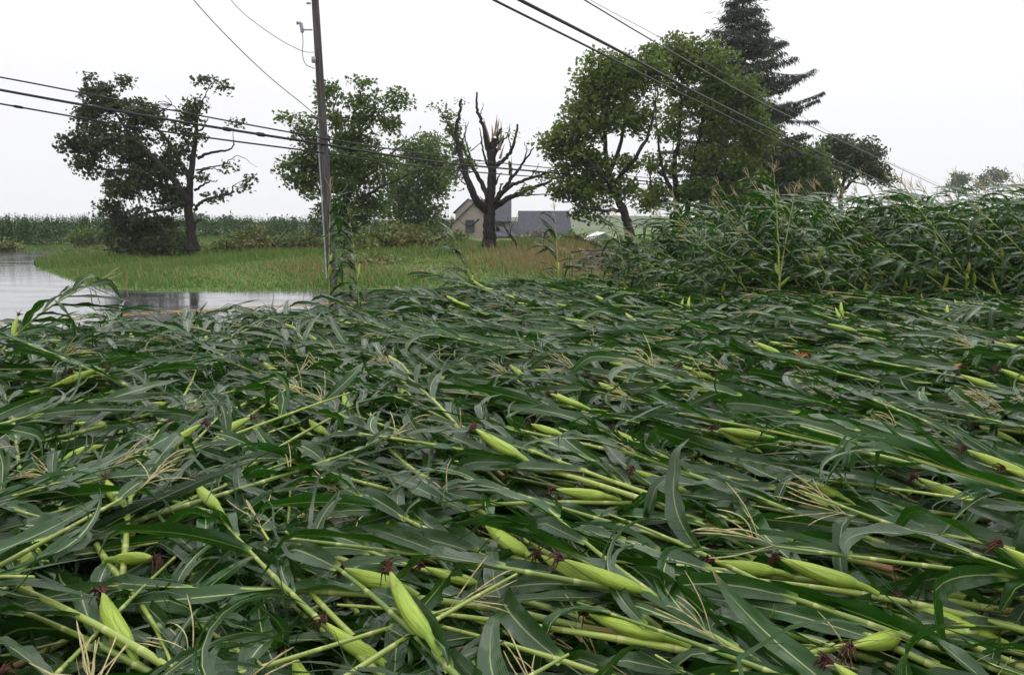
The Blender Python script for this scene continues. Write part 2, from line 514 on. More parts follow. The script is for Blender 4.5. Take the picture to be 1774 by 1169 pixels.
def soil_z(x, y):
    return 0.022 + 0.016 * np.sin(x * 3.1 + y * 8.3) + 0.012 * np.sin(x * 11.7 - y * 5.1) + 0.01 * np.sin(17 * x + 13 * y)
sx = np.linspace(-14, 24, 300); sy = np.linspace(-1.5, 20, 200)
def soil_sheet():
    X, Y = np.meshgrid(sx, sy, indexing='ij'); ny = len(sy)
    ok = in_field(X, Y)
    Z = soil_z(X, Y)
    v = np.stack([X, Y, Z + 0.02], -1).reshape(-1, 3)
    i, j = np.meshgrid(np.arange(len(sx) - 1), np.arange(ny - 1), indexing='ij'); i = i.ravel(); j = j.ravel()
    k = ok[i, j] & ok[i + 1, j + 1] & ok[i, j + 1]
    i, j = i[k], j[k]
    f = np.stack([i * ny + j, (i + 1) * ny + j, (i + 1) * ny + j + 1, i * ny + j + 1], 1)
    return Geo().add(v, f).obj('field_soil', M_SOIL)
tag(soil_sheet(), 'wet red brown soil showing through gaps in the flattened corn', 'soil', kind='structure')

M_HILL = simple('far_hill', (0.05, 0.075, 0.03), (0.10, 0.12, 0.055), 0.02, 0.9, 0.2, 0.5)
def hills():
    hx = np.linspace(-900, 900, 120)
    rows = []
    for y, s in ((260, 0.0), (330, 0.55), (420, 1.0), (600, 1.0)):
        h = (4.6 + 1.6 * np.sin(hx * 0.011 + 1.0) + 1.0 * np.sin(hx * 0.027 + 0.4)) * s - 0.05
        rows.append(np.stack([hx, np.full_like(hx, y), h], 1))
    v = np.concatenate(rows); n = len(hx)
    i, j = np.meshgrid(np.arange(3), np.arange(n - 1), indexing='ij'); i = i.ravel(); j = j.ravel()
    return Geo().add(v, np.stack([i * n + j, i * n + j + 1, (i + 1) * n + j + 1, (i + 1) * n + j], 1)).obj('hills', M_HILL)
tag(hills(), 'low grey green fields and hills fading on the far horizon', 'hills', kind='structure')

# ------------------------------------------------------------------ corn
def leaf(rng, base, az0, p0, az1, p1, L, Wd, roll0=0.0, twist=0.0, nseg=14, us=(-1, -0.5, 0, 0.5, 1), fold=0.26, ruf=0.34, floor=None, torn=False, kink=None):
    s = np.linspace(0, 1, nseg + 1)
    az = az0 + (az1 - az0) * s ** 1.2
    pp = p0 + (p1 - p0) * s ** 0.9
    if kink is not None:
        ks, kp, ka = kink
        w = smooth(ks, ks + 0.06, s); pp = pp + kp * w; az = az + ka * w
    pp = np.clip(pp, -1.5, 1.5)
    T = np.stack([np.cos(pp) * np.cos(az), np.cos(pp) * np.sin(az), np.sin(pp)], 1)
    Nn = np.stack([-np.sin(pp) * np.cos(az), -np.sin(pp) * np.sin(az), np.cos(pp)], 1)
    B = np.cross(Nn, T)
    c = np.zeros((nseg + 1, 3)); c[1:] = np.cumsum((T[1:] + T[:-1]) * 0.5 * (L / nseg), axis=0)
    c += np.asarray(base)
    if floor is not None:
        fz = floor + 0.03 * np.sin(np.arange(nseg + 1) * 0.9 + rng.random() * 6)
        low = c[:, 2] < fz
        c[:, 2] = np.maximum(c[:, 2], fz)
        flat = smooth(0, 0.06, fz - c[:, 2] + 0.06 * low)
    ro = roll0 + twist * s
    Bx = B * np.cos(ro)[:, None] + Nn * np.sin(ro)[:, None]
    Nx = Nn * np.cos(ro)[:, None] - B * np.sin(ro)[:, None]
    w = Wd * np.where(s < 0.3, 0.42 + 0.58 * np.sin(np.clip(s / 0.3, 0, 1) * math.pi / 2), 1 - np.clip((s - 0.3) / 0.7, 0, 1) ** 2.1)
    w = np.maximum(w, 0.003)
    ph = rng.random(2) * 6.28; kf = rng.uniform(14, 26); rw = rng.uniform(0.5, 1.2) * ruf
    g = Geo(); rr = rng.random()
    def ribbon(ua, off=None):
        ua = np.asarray(ua, float); m = len(ua)
        U = ua[None, :]
        wv = w[:, None] * 0.5
        a = np.where(U >= 0, np.sin(kf * s[:, None] + ph[0]), np.sin(kf * 1.13 * s[:, None] + ph[1]))
        env = np.sin(np.clip(s * 1.15, 0, 1) * math.pi)[:, None] ** 0.7
        up = wv * (np.abs(U) * fold * 2 * (1 - 0.7 * s[:, None]) + rw * a * U * U * env)
        v = c[:, None, :] + Bx[:, None, :] * (U * wv)[..., None] + Nx[:, None, :] * up[..., None]
        if off is not None:
            v = v + off[:, None, :]
        uv = np.stack([np.tile(ua, nseg + 1), np.repeat(s, m)], 1)
        i, j = np.meshgrid(np.arange(nseg), np.arange(m - 1), indexing='ij'); i = i.ravel(); j = j.ravel()
        f = np.stack([i * m + j, i * m + j + 1, (i + 1) * m + j + 1, (i + 1) * m + j], 1)
        g.add(v.reshape(-1, 3), f, uv, rr, 1)
    if not torn:
        ribbon(us)
    else:
        cuts = [[-1, -0.72, -0.45], [-0.45, -0.2, 0.0, 0.22], [0.22, 0.55], [0.55, 0.8, 1]]
        for q in cuts:
            t0 = rng.uniform(0.15, 0.6)
            am = smooth(t0, 1.0, s)
            d = Bx * rng.normal(0, 0.10) + Nx * rng.normal(0.0, 0.10) + T * rng.normal(0, 0.03)
            ribbon(q, d * am[:, None])
    return g

def stalk_path(rng, L, tilt0, tilt1, sway, n, floor):
    s = np.linspace(0, 1, n)
    tl = tilt0 + (tilt1 - tilt0) * s ** 0.8
    az = sway * np.sin(s * rng.uniform(2, 4) + rng.random() * 6)
    d = np.stack([np.sin(tl) * np.cos(az), np.sin(tl) * np.sin(az), np.cos(tl)], 1)
    p = np.zeros((n, 3)); p[1:] = np.cumsum((d[1:] + d[:-1]) / 2 * (L / (n - 1)), axis=0)
    if floor is not None:
        p[:, 2] = np.maximum(p[:, 2], floor)
    return p, d

def ear_geo(rng, L=0.25, R=0.030, lod=0):
    """husked ear along +X from its butt at the origin"""
    n = 16 if lod == 0 else 6; m = 14 if lod == 0 else 6
    t = np.linspace(0, 1, n)
    prof = np.interp(t, [0, 0.06, 0.16, 0.32, 0.55, 0.78, 0.93, 1.0], [0.45, 0.72, 0.95, 1.0, 0.93, 0.66, 0.32, 0.12]) * R
    a = np.linspace(0, 2 * math.pi, m, endpoint=False)
    k = rng.uniform(2, 4)
    rid = 1 + (0.055 * np.sin(3 * a[None, :] + k * t[:, None] * 2.0) + 0.035 * np.abs(np.sin(2.5 * a[None, :] - k * t[:, None]))) * (lod == 0)
    rr = prof[:, None] * rid
    bend = 0.012 * np.sin(t * 3)
    v = np.stack([np.repeat((t * L)[:, None], m, 1), rr * np.cos(a) + bend[:, None], rr * np.sin(a) * 0.95], -1)
    g = Geo()
    i, j = np.meshgrid(np.arange(n - 1), np.arange(m), indexing='ij'); i = i.ravel(); j = j.ravel(); j2 = (j + 1) % m
    uv = np.stack([np.tile(a / 6.2832, n), np.repeat(t, m)], 1)
    g.add(v.reshape(-1, 3), np.stack([i * m + j, (i + 1) * m + j, (i + 1) * m + j2, i * m + j2], 1), uv, rng.random(), 2)
    if lod == 0:
        for q in range(3):                                   # outer husk leaves overlapping the cob
            a0 = rng.random() * 6.28; ww = rng.uniform(0.9, 1.5); tt = np.linspace(0.02, rng.uniform(0.75, 1.04), 10)
            aa = np.linspace(-1, 1, 5)
            sh = []
            for x in tt:
                pr = np.interp(x, [0, 0.06, 0.18, 0.38, 0.6, 0.8, 0.93, 1.05], [0.37, 0.66, 0.97, 1.06, 0.95, 0.66, 0.38, 0.30]) * R
                wd = ww * (1 - (x / tt[-1]) ** 3 * 0.95)
                for y in aa:
                    an = a0 + y * wd
                    sh.append([x * L, pr * math.cos(an) * 1.03 + 0.012 * math.sin(x * 3), pr * math.sin(an)])
            i, j = np.meshgrid(np.arange(9), np.arange(4), indexing='ij'); i = i.ravel(); j = j.ravel()
            uv = np.stack([np.tile(a0 / 6.28 + aa * 0.2, 10), np.repeat(tt, 5)], 1)
            g.add(sh, np.stack([i * 5 + j, (i + 1) * 5 + j, (i + 1) * 5 + j + 1, i * 5 + j + 1], 1), uv, rng.random(), 2)
        tube(g, [[-0.07, 0, -0.01], [-0.03, 0, 0], [0.012, 0, 0]], [0.010, 0.012, 0.014], 8, 2)
    si = Geo()
    ns = rng.integers(8, 26) if lod == 0 else 3
    for q in range(ns):
        d = rng.normal(0, 1, 3) * 0.014; l = rng.uniform(0.03, 0.07)
        tube(si, [[L * 0.985, 0, 0], [L + l * 0.5, d[0] * 0.6, d[1] * 0.6 + 0.004], [L + l * rng.uniform(0.4, 1), d[0] * 1.6, d[1] * 1.6 - rng.uniform(0.005, 0.04)]], [0.0025, 0.003, 0.0012] if lod == 0 else [0.008, 0.008, 0.003], 3, 3)
    return g, si

def tassel_geo(rng, base, d, lod=0, spread=0.5, length=0.30):
    g = Geo()
    d = np.asarray(d) / np.linalg.norm(d)
    nb = rng.integers(7, 12) if lod == 0 else 4
    for q in range(nb):
        st = base + d * (0.0 if q == 0 else rng.uniform(0, 0.10))
        e = d + (0 if q == 0 else 1) * rng.normal(0, spread, 3) * 0.7
        e /= np.linalg.norm(e)
        l = length * (1.0 if q == 0 else rng.uniform(0.55, 0.9))
        n = 10 if lod == 0 else 3
        t = np.linspace(0, 1, n)[:, None]
        p = st + e * l * t + np.array([0, 0, -0.05]) * t ** 2 + rng.normal(0, 0.012, 3) * np.sin(t * 3)
        r = np.where(np.arange(n) < 2, 0.0018, 0.0021 + 0.0011 * (np.arange(n) % 2)) if lod == 0 else np.array([0.004, 0.006, 0.004])
        r[-1] = 0.001
        tube(g, p, r, 4 if lod == 0 else 3, 4, rng.random())
    return g

def corn(seed, kind_, lod=0, lean=(0.0, 0.3), nears=1, stripped=0.04, L=None, up_ear=False, roots=False, tassel=True, bend=0.0):
    rng = np.random.default_rng(seed)
    kind = kind_; tangle = kind == 'tangle'
    flat = kind in ('flat', 'tangle')
    L = L or rng.uniform(1.75, 2.25)
    n = 28 if lod == 0 else 9
    floor = 0.012 if flat else None
    if flat:
        p, d = stalk_path(rng, L, rng.uniform(1.42, 1.5), rng.uniform(1.52, 1.62), rng.uniform(0.05, 0.22), n, floor)
    else:
        p, d = stalk_path(rng, L, lean[0], lean[1], 0.12, n, None)
    s = np.linspace(0, 1, n)
    rad = np.interp(s, [0, 0.05, 0.5, 0.85, 1], [0.0140, 0.0132, 0.0108, 0.0066, 0.0042])
    v = s * L
    fr = np.mod(v / 0.17, 1)
    rad = rad * (1 + 0.16 * (np.minimum(fr, 1 - fr) < 0.12))
    out = {'stalk': tube(Geo(), p, rad, 9 if lod == 0 else 4, 0, rng.random(), caps=(lod == 0)), 'leaf': [], 'ear': [], 'tassel': None}
    if roots:
        for q in range(16):
            a = rng.random() * 6.28; l = rng.uniform(0.05, 0.12)
            dd = np.array([-rng.uniform(0.1, 1), math.cos(a), math.sin(a) + 0.2])
            tube(out['stalk'], [p[0] + [0.01, 0, 0], p[0] + dd * l * 0.5, p[0] + dd * l + rng.normal(0, 0.02, 3)], [0.003, 0.002, 0.001], 4, 0, 0.55)
    nl = 12 if flat else 15
    for k in range(nl):
        if rng.random() < stripped: continue
        sk = 0.14 + 0.80 * k / (nl - 1) + rng.uniform(-0.02, 0.02)
        base = np.array([np.interp(sk, s, p[:, q]) for q in range(3)])
        side = 1 if k % 2 else -1
        size = math.sin(math.pi * (0.22 + 0.62 * k / (nl - 1)))
        Lf = rng.uniform(0.60, 0.92) * (0.55 + 0.45 * size); Wd = rng.uniform(0.060, 0.094) * (0.6 + 0.4 * size)
        nseg = (14, 6, 9)[lod]
        us = (-1, 0, 1) if lod == 1 else (-1, -0.5, 0, 0.5, 1)
        torn = (rng.random() < (0.6 if tangle else 0.30)) and lod != 1
        kink = (rng.uniform(0.25, 0.7), rng.uniform(-1.6, -0.5), rng.uniform(-0.8, 0.8)) if rng.random() < (0.75 if tangle else 0.40) else None
        if flat:
            a0 = side * rng.uniform(0.05, 0.55); a1 = a0 + rng.normal(0.0, 0.45)
            p0 = rng.uniform(-0.06, 0.26); p1 = rng.uniform(-0.32, 0.04)
            if rng.random() < 0.10: a1 = a0 + side * rng.uniform(1.2, 2.4)
            if tangle: a0 = side * rng.uniform(0.1, 1.6); a1 = a0 + rng.normal(0, 0.9); Lf *= 0.72; Wd *= 1.05
            roll = rng.normal(0, 0.62 if lod == 0 else 0.45); tw = rng.normal(0, 1.1)
            lf = leaf(rng, base, a0, p0, a1, p1, Lf, Wd, roll, tw, nseg, us, floor=0.0, torn=torn, kink=kink)
        else:
            wind = rng.normal(0, 0.5)
            a0 = side * rng.uniform(0.1, 1.0); a1 = a0 * 0.4 + wind
            p0 = rng.uniform(0.4, 1.1) - lean[1] * 0.4; p1 = rng.uniform(-1.0, 0.0)
            if rng.random() < bend: a0 *= 0.7; p0 = rng.uniform(0.8, 1.25); p1 = p0 - rng.uniform(0.3, 2.0)
            lf = leaf(rng, base, a0, p0, a1, p1, Lf * (0.98 if kind == 'lean' else 0.86), Wd * (1.12 if kind == 'lean' else 1.2), rng.normal(0, 0.35), rng.normal(0, 0.9), nseg, us, torn=torn, kink=kink)
        out['leaf'].append(lf)
    for q in range(nears):
        sk = rng.uniform(0.40, 0.50) - 0.09 * q
        base = np.array([np.interp(sk, s, p[:, c]) for c in range(3)])
        dd = np.array([np.interp(sk, s, d[:, c]) for c in range(3)])
        eg, si = ear_geo(rng, rng.uniform(0.22, 0.29), rng.uniform(0.022, 0.029), lod)
        side = 1 if (q + seed) % 2 else -1
        az = math.atan2(dd[1], dd[0]) if flat else side * 1.3
        pt = rng.uniform(0.05, 0.3) if flat else rng.uniform(0.75, 1.2)
        M = npm(mat4(az + (side * rng.uniform(0.15, 0.4) if flat else 0), base + np.array([0.04, side * 0.02, 0.025]) if flat else base + np.array([0.0, side * 0.02, 0.0]), 1.0, pt))
        E = Geo().merge(eg, M); S = Geo().merge(si, M)
        out['ear'].append((E, S)); out['earpos'] = M
    if tassel:
        tip = p[-1] + (p[-1] - p[-2]) / np.linalg.norm(p[-1] - p[-2]) * 0.0
        out['tassel'] = tassel_geo(rng, tip, p[-1] - p[-2] + np.array([0, 0, 0.02 if flat else 0]), lod, 0.45)
    out['len'] = L
    return out

def flatten(pl):
    g = Geo()
    g.merge(pl['stalk'], m=0)
    for q in pl['leaf']: g.merge(q, m=1)
    for e, s in pl['ear']: g.merge(e, m=2); g.merge(s, m=3)
    if pl['tassel']: g.merge(pl['tassel'], m=4)
    return g.arrays()

def proto(pl, name='corn_plant'):
    """mesh data for each part of a plant, to be shared by its copies"""
    return {'stalk': pl['stalk'].mesh('stalk', M_STALK), 'leaf': [], 'name': name,
            'ear': [], 'tassel': None, 'pl': pl}
def fill(pr):
    pl = pr['pl']
    one = lambda gg, nm, mt: Geo().merge(gg, m=0).mesh(nm, mt)
    pr['leaf'] = [one(q, 'leaf', M_LEAF) for q in pl['leaf']]
    pr['ear'] = [(one(e, 'ear', M_HUSK), one(s, 'silk', M_SILK)) for e, s in pl['ear']]
    pr['tassel'] = one(pl['tassel'], 'tassel', M_TASSEL) if pl['tassel'] else None
    return pr
EARS = []                                   # (middle, tip) of the ears that lie open to view
SPOTS = [(G(px_, py_, 0.05), rr_) for px_, py_, rr_ in ((950, 828, .04), (975, 832, .05), (1000, 832, .05), (1022, 834, .04), (850, 826, .02), (600, 1042, .025))]
def covers(gg, M):
    """does this blown leaf lie over one of the open ears or bare soil patches?"""
    v, _, _, f4 = gg.arrays()[:4]
    if len(f4):                              # sample the faces, not only their corners
        q = v[f4]; w = np.array([[(1 - a) * (1 - b), a * (1 - b), a * b, (1 - a) * b] for a in (0.1, 0.5, 0.9) for b in (0.1, 0.5, 0.9)])
        v = np.einsum('kc,fcd->fkd', w, q).reshape(-1, 3)
    v = v @ M[:3, :3].T + M[:3, 3]
    cz = np.array([0, 0, CAMZ])
    d = v - cz; dist = np.linalg.norm(d, axis=1); d = d / dist[:, None]
    tg = [(mid * (1 - k) + tip * k, 0.022) for mid, tip in EARS for k in (-0.5, 0.0, 0.6)] + SPOTS
    q = np.array([t[0] for t in tg]) - cz; L = np.linalg.norm(q, axis=1); q = q / L[:, None]
    ca = d @ q.T
    sep = np.sqrt(np.maximum(0, 2 - 2 * ca)) * L[None, :]
    return bool(np.any((sep < np.array([t[1] for t in tg])[None, :]) & (dist[:, None] < L[None, :] + 0.02)))
def place(pr, M, label, group, cat='corn plant', keep=True):
    r = empty(pr['name'], (0, 0, 0), label, cat, group)
    r.matrix_world = M
    def ch(nm, me, par):
        o = bpy.data.objects.new(nm, me); COL.objects.link(o); o.parent = par; return o
    ch('stalk', pr['stalk'], r)
    A = npm(M)
    for me, gg in zip(pr['leaf'], pr['pl']['leaf']):
        if keep or not covers(gg, A): ch('leaf', me, r)
    for e, s in pr['ear']:
        eo = ch('ear', e, r); ch('silk', s, eo)
    if pr['tassel'] and (keep or not covers(pr['pl']['tassel'], A)): ch('tassel', pr['tassel'], r)
    return r

NP = 12
flat_hi = [fill(proto(corn(100 + k, 'flat', 0, nears=(0, 1, 0, 0, 1, 0)[k % 6], roots=(k % 4 == 1), tassel=(k % 4 == 0)))) for k in range(NP)]
tang_hi = [fill(proto(corn(150 + k, 'tangle', 0, nears=(k % 3 == 0), tassel=(k % 4 == 1)))) for k in range(8)]
flat_lo = [flatten(corn(300 + k, 'flat', nears=int(k % 3 == 0), tassel=(k % 3 == 0), lod=2)) for k in range(10)]
lean_hi = [fill(proto(corn(400 + k, 'lean', 0, lean=(0.4 + 0.15 * (k % 3), 0.95 + 0.16 * (k % 4)), nears=(k % 2), L=2.25 + 0.1 * (k % 3), tassel=(k % 4 == 0), stripped=0.05))) for k in range(8)]
lean_lo = [flatten(corn(500 + k, 'lean', 1, lean=(0.2 + 0.1 * (k % 3), 0.62 + 0.16 * (k % 4)), nears=(k % 2), L=2.65, tassel=(k % 4 == 0), stripped=0.05)) for k in range(10)]

rng = np.random.default_rng(7)
HOLES = [(G(985, 830, 0.05)[:2], 0.22), (G(600, 1040, 0.05)[:2], 0.05), (G(1085, 855, 0.05)[:2], 0.06), (G(735, 970, 0.05)[:2], 0.06), (G(1560, 930, 0.05)[:2], 0.03)]
def flow(x, y):
    base = np.interp(x / max(y, 1.0), [-0.8, -0.45, -0.25, 0.0, 0.7], [62, 75, 125, 140, 142])
    if y > 4: base = base + (150 - base) * min((y - 4) / 4, 1) * 0.7
    return math.radians(base)
cand = []
for row in np.arange(-14, 24, 0.29):
    for k in np.arange(-1.2, 20, 0.37):
        x = row + rng.uniform(-0.15, 0.15); y = k + rng.uniform(-0.2, 0.2)
        cand.append((x, y))
STAND = [(1.9, 15.4), (2.6, 14.2), (4.2, 12.6), (9, 12.0), (16, 12.6), (26, 14), (26, 23), (12, 19.1), (6, 17.1), (3, 15.9)]
flats = []
for x, y in cand:
    if not in_field(x, y) or y < 0.3: continue
    if abs(x) > 0.66 * y + 2.6: continue
    if inside(STAND, np.array(x), np.array(y)) and y > np.interp(x, [2, 4, 16], [15.5, 13.5, 13.5]): continue
    chaos = 0.75 if x < -0.3 * y else 0.27
    az = flow(x, y) + rng.normal(0, chaos)
    if x < -0.3 * y and rng.random() < 0.25: az += rng.uniform(-2, 2)
    tx, ty = math.cos(az), math.sin(az)
    bx, by = x - tx * 0.9, y - ty * 0.9          # (x, y) is the plant's middle
    ok = in_field(bx + tx * 1.9, by + ty * 1.9 - 0.25)
    if not ok: continue
    for (hx, hy), hr in HOLES:
        t = np.clip((hx - bx) * tx + (hy - by) * ty, 0, 2.6)
        if math.hypot(bx + t * tx - hx, by + t * ty - hy) < hr + 0.10: ok = False
    if math.hypot(bx + tx * 1.0, by + ty * 1.0) < 1.25 and False: ok = False
    if not ok: continue
    z = rng.uniform(0.02, 0.30) + (0.18 * smooth(12, 15.5, y) * smooth(-0.5, 1.5, x))
    if y > 9.5 and x < -1.3: z *= 0.5
    elif y > 11 and x < 2: z += 0.10
    flats.append((x, y, bx, by, az, z))
flats.sort(key=lambda q: math.hypot(q[0], q[1]))

# plants whose ears show plainest: the ear is set where the photo has it
def hero(px, py, zt, tip, label, seed, kind_lab='flat', sc=1.0, roll=0.0, **kw):
    pl = corn(seed, 'flat', 0, **kw)
    pr = fill(proto(pl))
    E = pl['earpos']; ec = (E @ np.array([0.12, 0, 0, 1]))[:3] * sc
    ed = E[:3, :3] @ np.array([1, 0, 0]); local = math.atan2(ed[1], ed[0])
    w = G(px, py, zt)
    tw = G(tip[0], tip[1], zt) - w
    az = math.atan2(tw[1], tw[0]) - local
    c, s_ = math.cos(az), math.sin(az)
    EARS.append((w, tw + w))
    loc = (w[0] - (c * ec[0] - s_ * ec[1]), w[1] - (s_ * ec[0] + c * ec[1]), zt - ec[2])
    return pr, mat4(az, loc, sc), label
HERO = [
    ((610, 1110), (520, 1078), 'flattened corn plant with the biggest pale ear, dark silk at tip, bottom left of centre', 1001),
    ((1090, 1084), (1012, 1068), 'flattened corn plant with a bright ear above two bare stalk lengths, bottom right of centre', 1002),
    ((1520, 1108), (1482, 1130), 'flattened corn plant with a short fat ear pointing down to the left, bottom right', 1003),
    ((205, 1080), (168, 1030), 'flattened corn plant with an upright leaning ear beside dry tassel sprays, bottom left', 1004),
    ((232, 968), (285, 985), 'flattened corn plant with an ear pointing right among dark leaves at the left', 1005),
    ((875, 932), (822, 912), 'flattened corn plant with a slim ear pointing left just below the bare red soil patch', 1006),
    ((1285, 980), (1228, 980), 'flattened corn plant with a plump ear under a long bare stalk, lower right', 1007),
    ((645, 1000), (600, 990), 'flattened corn plant with an ear half wrapped in a leaf beside the small soil gap', 1008),
    ((985, 985), (930, 965), 'flattened corn plant with an ear pressed against its thick stalk, lower centre', 1009),
    ((1425, 992), (1380, 980), 'flattened corn plant with an ear in line with its stalk near the lower right', 1010),
    ((552, 740), (530, 728), 'flattened corn plant with an ear lying in the middle distance left of centre', 1011),
    ((362, 860), (338, 842), 'flattened corn plant with an ear nosing up between leaves at mid left', 1012),
    ((988, 695), (955, 685), 'flattened corn plant with a dark silked ear in the middle of the field', 1013),
    ((945, 743), (925, 738), 'flattened corn plant with a small ear cupped by a grey leaf near the field middle', 1014),
    ((1640, 850), (1590, 836), 'flattened corn plant with a long ear lying at the right edge of the near mat', 1015),
    ((1448, 878), (1425, 874), 'flattened corn plant with a stubby ear and dark silk, right of the bare soil patch', 1016),
    ((1290, 750), (1250, 748), 'flattened corn plant with a pale ear lying nearly level, right of centre', 1017),
    ((1005, 853), (955, 850), 'flattened corn plant with a curved ear touching the front of the bare soil patch', 1018),
]
ready = []
for (c, t, lab, sd) in HERO:
    y = G(c[0], c[1], 0.3)[1]
    ready.append(hero(c[0], c[1], 0.37 if y < 4 else 0.36, t, lab, sd, sc=1.06, nears=1, tassel=(sd % 3 != 0), stripped=0.35, roots=(sd in (1002, 1006))))
for pr, M, lab in ready:
    place(pr, M, lab, 'corn plants with a plainly visible ear', keep=False)

LAB_L = 'corn plant thrown down in the swirling tangle at the left, leaves facing the sky'
LAB_R = 'corn plant combed flat in the near mat at centre and right, top pointing left'
GRP = 'corn plants flattened across the foreground'
flat_stuff = Geo(); nind = 0
MAXFLAT = 215
for (x, y, bx, by, az, z) in flats:
    vis = abs(x) < 0.66 * y + 0.9 and y > 0.8
    sc = rng.uniform(0.92, 1.12); tilt = rng.normal(0.02, 0.05); roll = rng.normal(0, 0.25)
    M = mat4(az, (bx, by, z), sc, tilt, roll)
    if vis and nind < MAXFLAT:
        place(tang_hi[rng.integers(8)] if (x < -0.26 * y and rng.random() < 0.75) else flat_hi[rng.integers(NP)], M, LAB_L if x < -0.3 * y else LAB_R, GRP, keep=(y > 6.5))
        nind += 1
    else:
        src = flat_lo[rng.integers(10)]
        if y < 7: src = None
        if src is None:
            src = flatten(flat_hi[rng.integers(NP)]['pl'])
        flat_stuff.merge(src, npm(M), r=rng.random())
bare = [flatten(corn(170 + k, 'flat', 0, nears=0, tassel=False, stripped=0.0)) for k in range(6)]
for k in range(280):                             # plants pressed right down under the others
    y = rng.uniform(0.9, 6.5); x = rng.uniform(-0.7, 0.7) * (y + 0.6)
    az = flow(x, y) + rng.normal(0, 0.5); tx, ty = math.cos(az), math.sin(az)
    bx, by = x - tx * 0.9, y - ty * 0.9
    if any(math.hypot(bx + t * tx - h[0], by + t * ty - h[1]) < hr + 0.16 for h, hr in HOLES[:2] for t in np.linspace(0, 2.4, 13)): continue
    flat_stuff.merge(bare[k % 6], npm(mat4(az, (bx, by, rng.uniform(-0.02, 0.15)), 1.0, 0.0, rng.normal(0, 0.2))), r=rng.random())
tag(flat_stuff.obj('flattened_corn', CORN_MATS), 'rest of the flattened corn mat, leaves and stalks all swept one way', 'corn', kind='stuff')

# bent corn still standing at the right
stand_stuff = Geo(); lst = []
for x in np.arange(1.5, 26, 0.38):
    for y in np.arange(11.5, 23, 0.34):
        xx, yy = x + rng.uniform(-0.2, 0.2), y + rng.uniform(-0.2, 0.2)
        if inside(STAND, np.array(xx), np.array(yy)) and xx < 0.72 * yy + 2: lst.append((xx, yy))
front = lambda x: np.interp(x, [1.9, 2.6, 4.2, 9, 16, 26], [15.4, 14.2, 12.6, 12.0, 12.6, 14])
nst = 0
for xx, yy in lst:
    dep = yy - front(xx)
    az = math.radians(rng.normal(155, 22)); sc = rng.uniform(0.88, 1.05) * np.interp(xx, [1.9, 3, 5], [0.64, 0.80, 1.0])
    hi = dep < 0.75 and xx < 0.66 * yy and nst < 58
    if dep < 2.2 and rng.random() < (0.75 if hi else 0.55):
        pr = lean_hi[rng.integers(8)]
    else:
        pr = None
    M = mat4(az, (xx, yy, 0.0), sc)
    if hi and pr is not None:
        place(pr, M, 'bent corn plant leaning left along the front of the corn still standing at right', 'bent corn plants at the standing edge'); nst += 1
    elif pr is not None:
        stand_stuff.merge(flatten(pr['pl']) if dep < 1.2 else lean_lo[rng.integers(10)], npm(M), r=rng.random())
    else:
        stand_stuff.merge(lean_lo[rng.integers(10)], npm(M), r=rng.random())
heavy = [flatten(corn(560 + k, 'lean', 2, lean=(0.85 + 0.1 * (k % 3), 1.5), nears=int(k % 3 == 0), L=2.1, tassel=(k % 5 == 0), stripped=0.05)) for k in range(8)]
for k in range(260):                             # the crop climbs from flat to standing: heavily bowed plants along the front
    xx = rng.uniform(2.6, 15); yy = front(xx) - rng.uniform(-0.3, 2.7)
    if xx < 0.7 * yy + 1.5:
        stand_stuff.merge(heavy[rng.integers(8)], npm(mat4(math.radians(rng.normal(158, 16)), (xx, yy, 0.0), rng.uniform(0.8, 1.0))), r=rng.random())
tag(stand_stuff.obj('standing_corn', CORN_MATS), 'mass of wind bent corn still standing at the right of the field', 'corn', kind='stuff')

# lone upright stalks
UPS = [
    (572, 575, 12.9, 322, (0.0, 0.06), 0.0, 'tallest lone corn stalk still upright in front of the wooden utility pole', 2001, 0.12),
    (622, 530, 13.0, 372, (-0.02, 0.16), 0.0, 'ragged upright corn stalk just right of the utility pole, ear on its side', 2002, 2.6),
    (824, 520, 15.0, 398, (0.02, 0.5), 0.0, 'short corn stalk bent over at the top in front of the broken tree', 2003, 2.9),
    (968, 500, 15.6, 362, (0.0, 0.1), 0.1, 'thin lone corn stalk upright in front of the grey roofed barn', 2004, 2.7),
    (1086, 500, 15.0, 372, (0.0, 0.25), 0.1, 'upright corn stalk at the left end of the standing corn', 2005, 2.8),
    (1352, 530, 12.4, 288, (0.02, 0.12), 0.05, 'tall straight corn stalk rising above the bent corn below the spruce', 2006, 2.7),
    (1345, 530, 12.6, 330, (0.0, 0.22), 0.1, 'corn stalk standing close behind the tall straight one below the spruce', 2007, 0.5),
    (1695, 500, 14.5, 318, (0.0, 0.12), 0.1, 'dark upright corn stalk at the far right in front of the distant trees', 2008, 2.6),
]
for (px, py, Y, top, lean, strp, lab, sd, az) in UPS:
    b = P(px, py, Y); b[2] = 0.0
    H = P(px, top, Y)[2]
    pl = corn(sd, 'up', 0, lean=lean, nears=1 + (sd % 2), stripped=strp, L=max(1.2, (H - 0.10)), bend=0.6, tassel=True)
    place(fill(proto(pl)), mat4(az, b, 1.0), lab, 'lone corn stalks left upright')
b = P(-50, 560, 7.6); b[2] = 0.05
pl = corn(2101, 'lean', 0, lean=(0.35, 1.15), nears=1, L=1.5, bend=0.2, stripped=0.0)
place(fill(proto(pl)), mat4(0.5, b, 1.0), 'corn plant leaning in from the left edge over the wet road, ear low', 'lone corn stalks left upright')

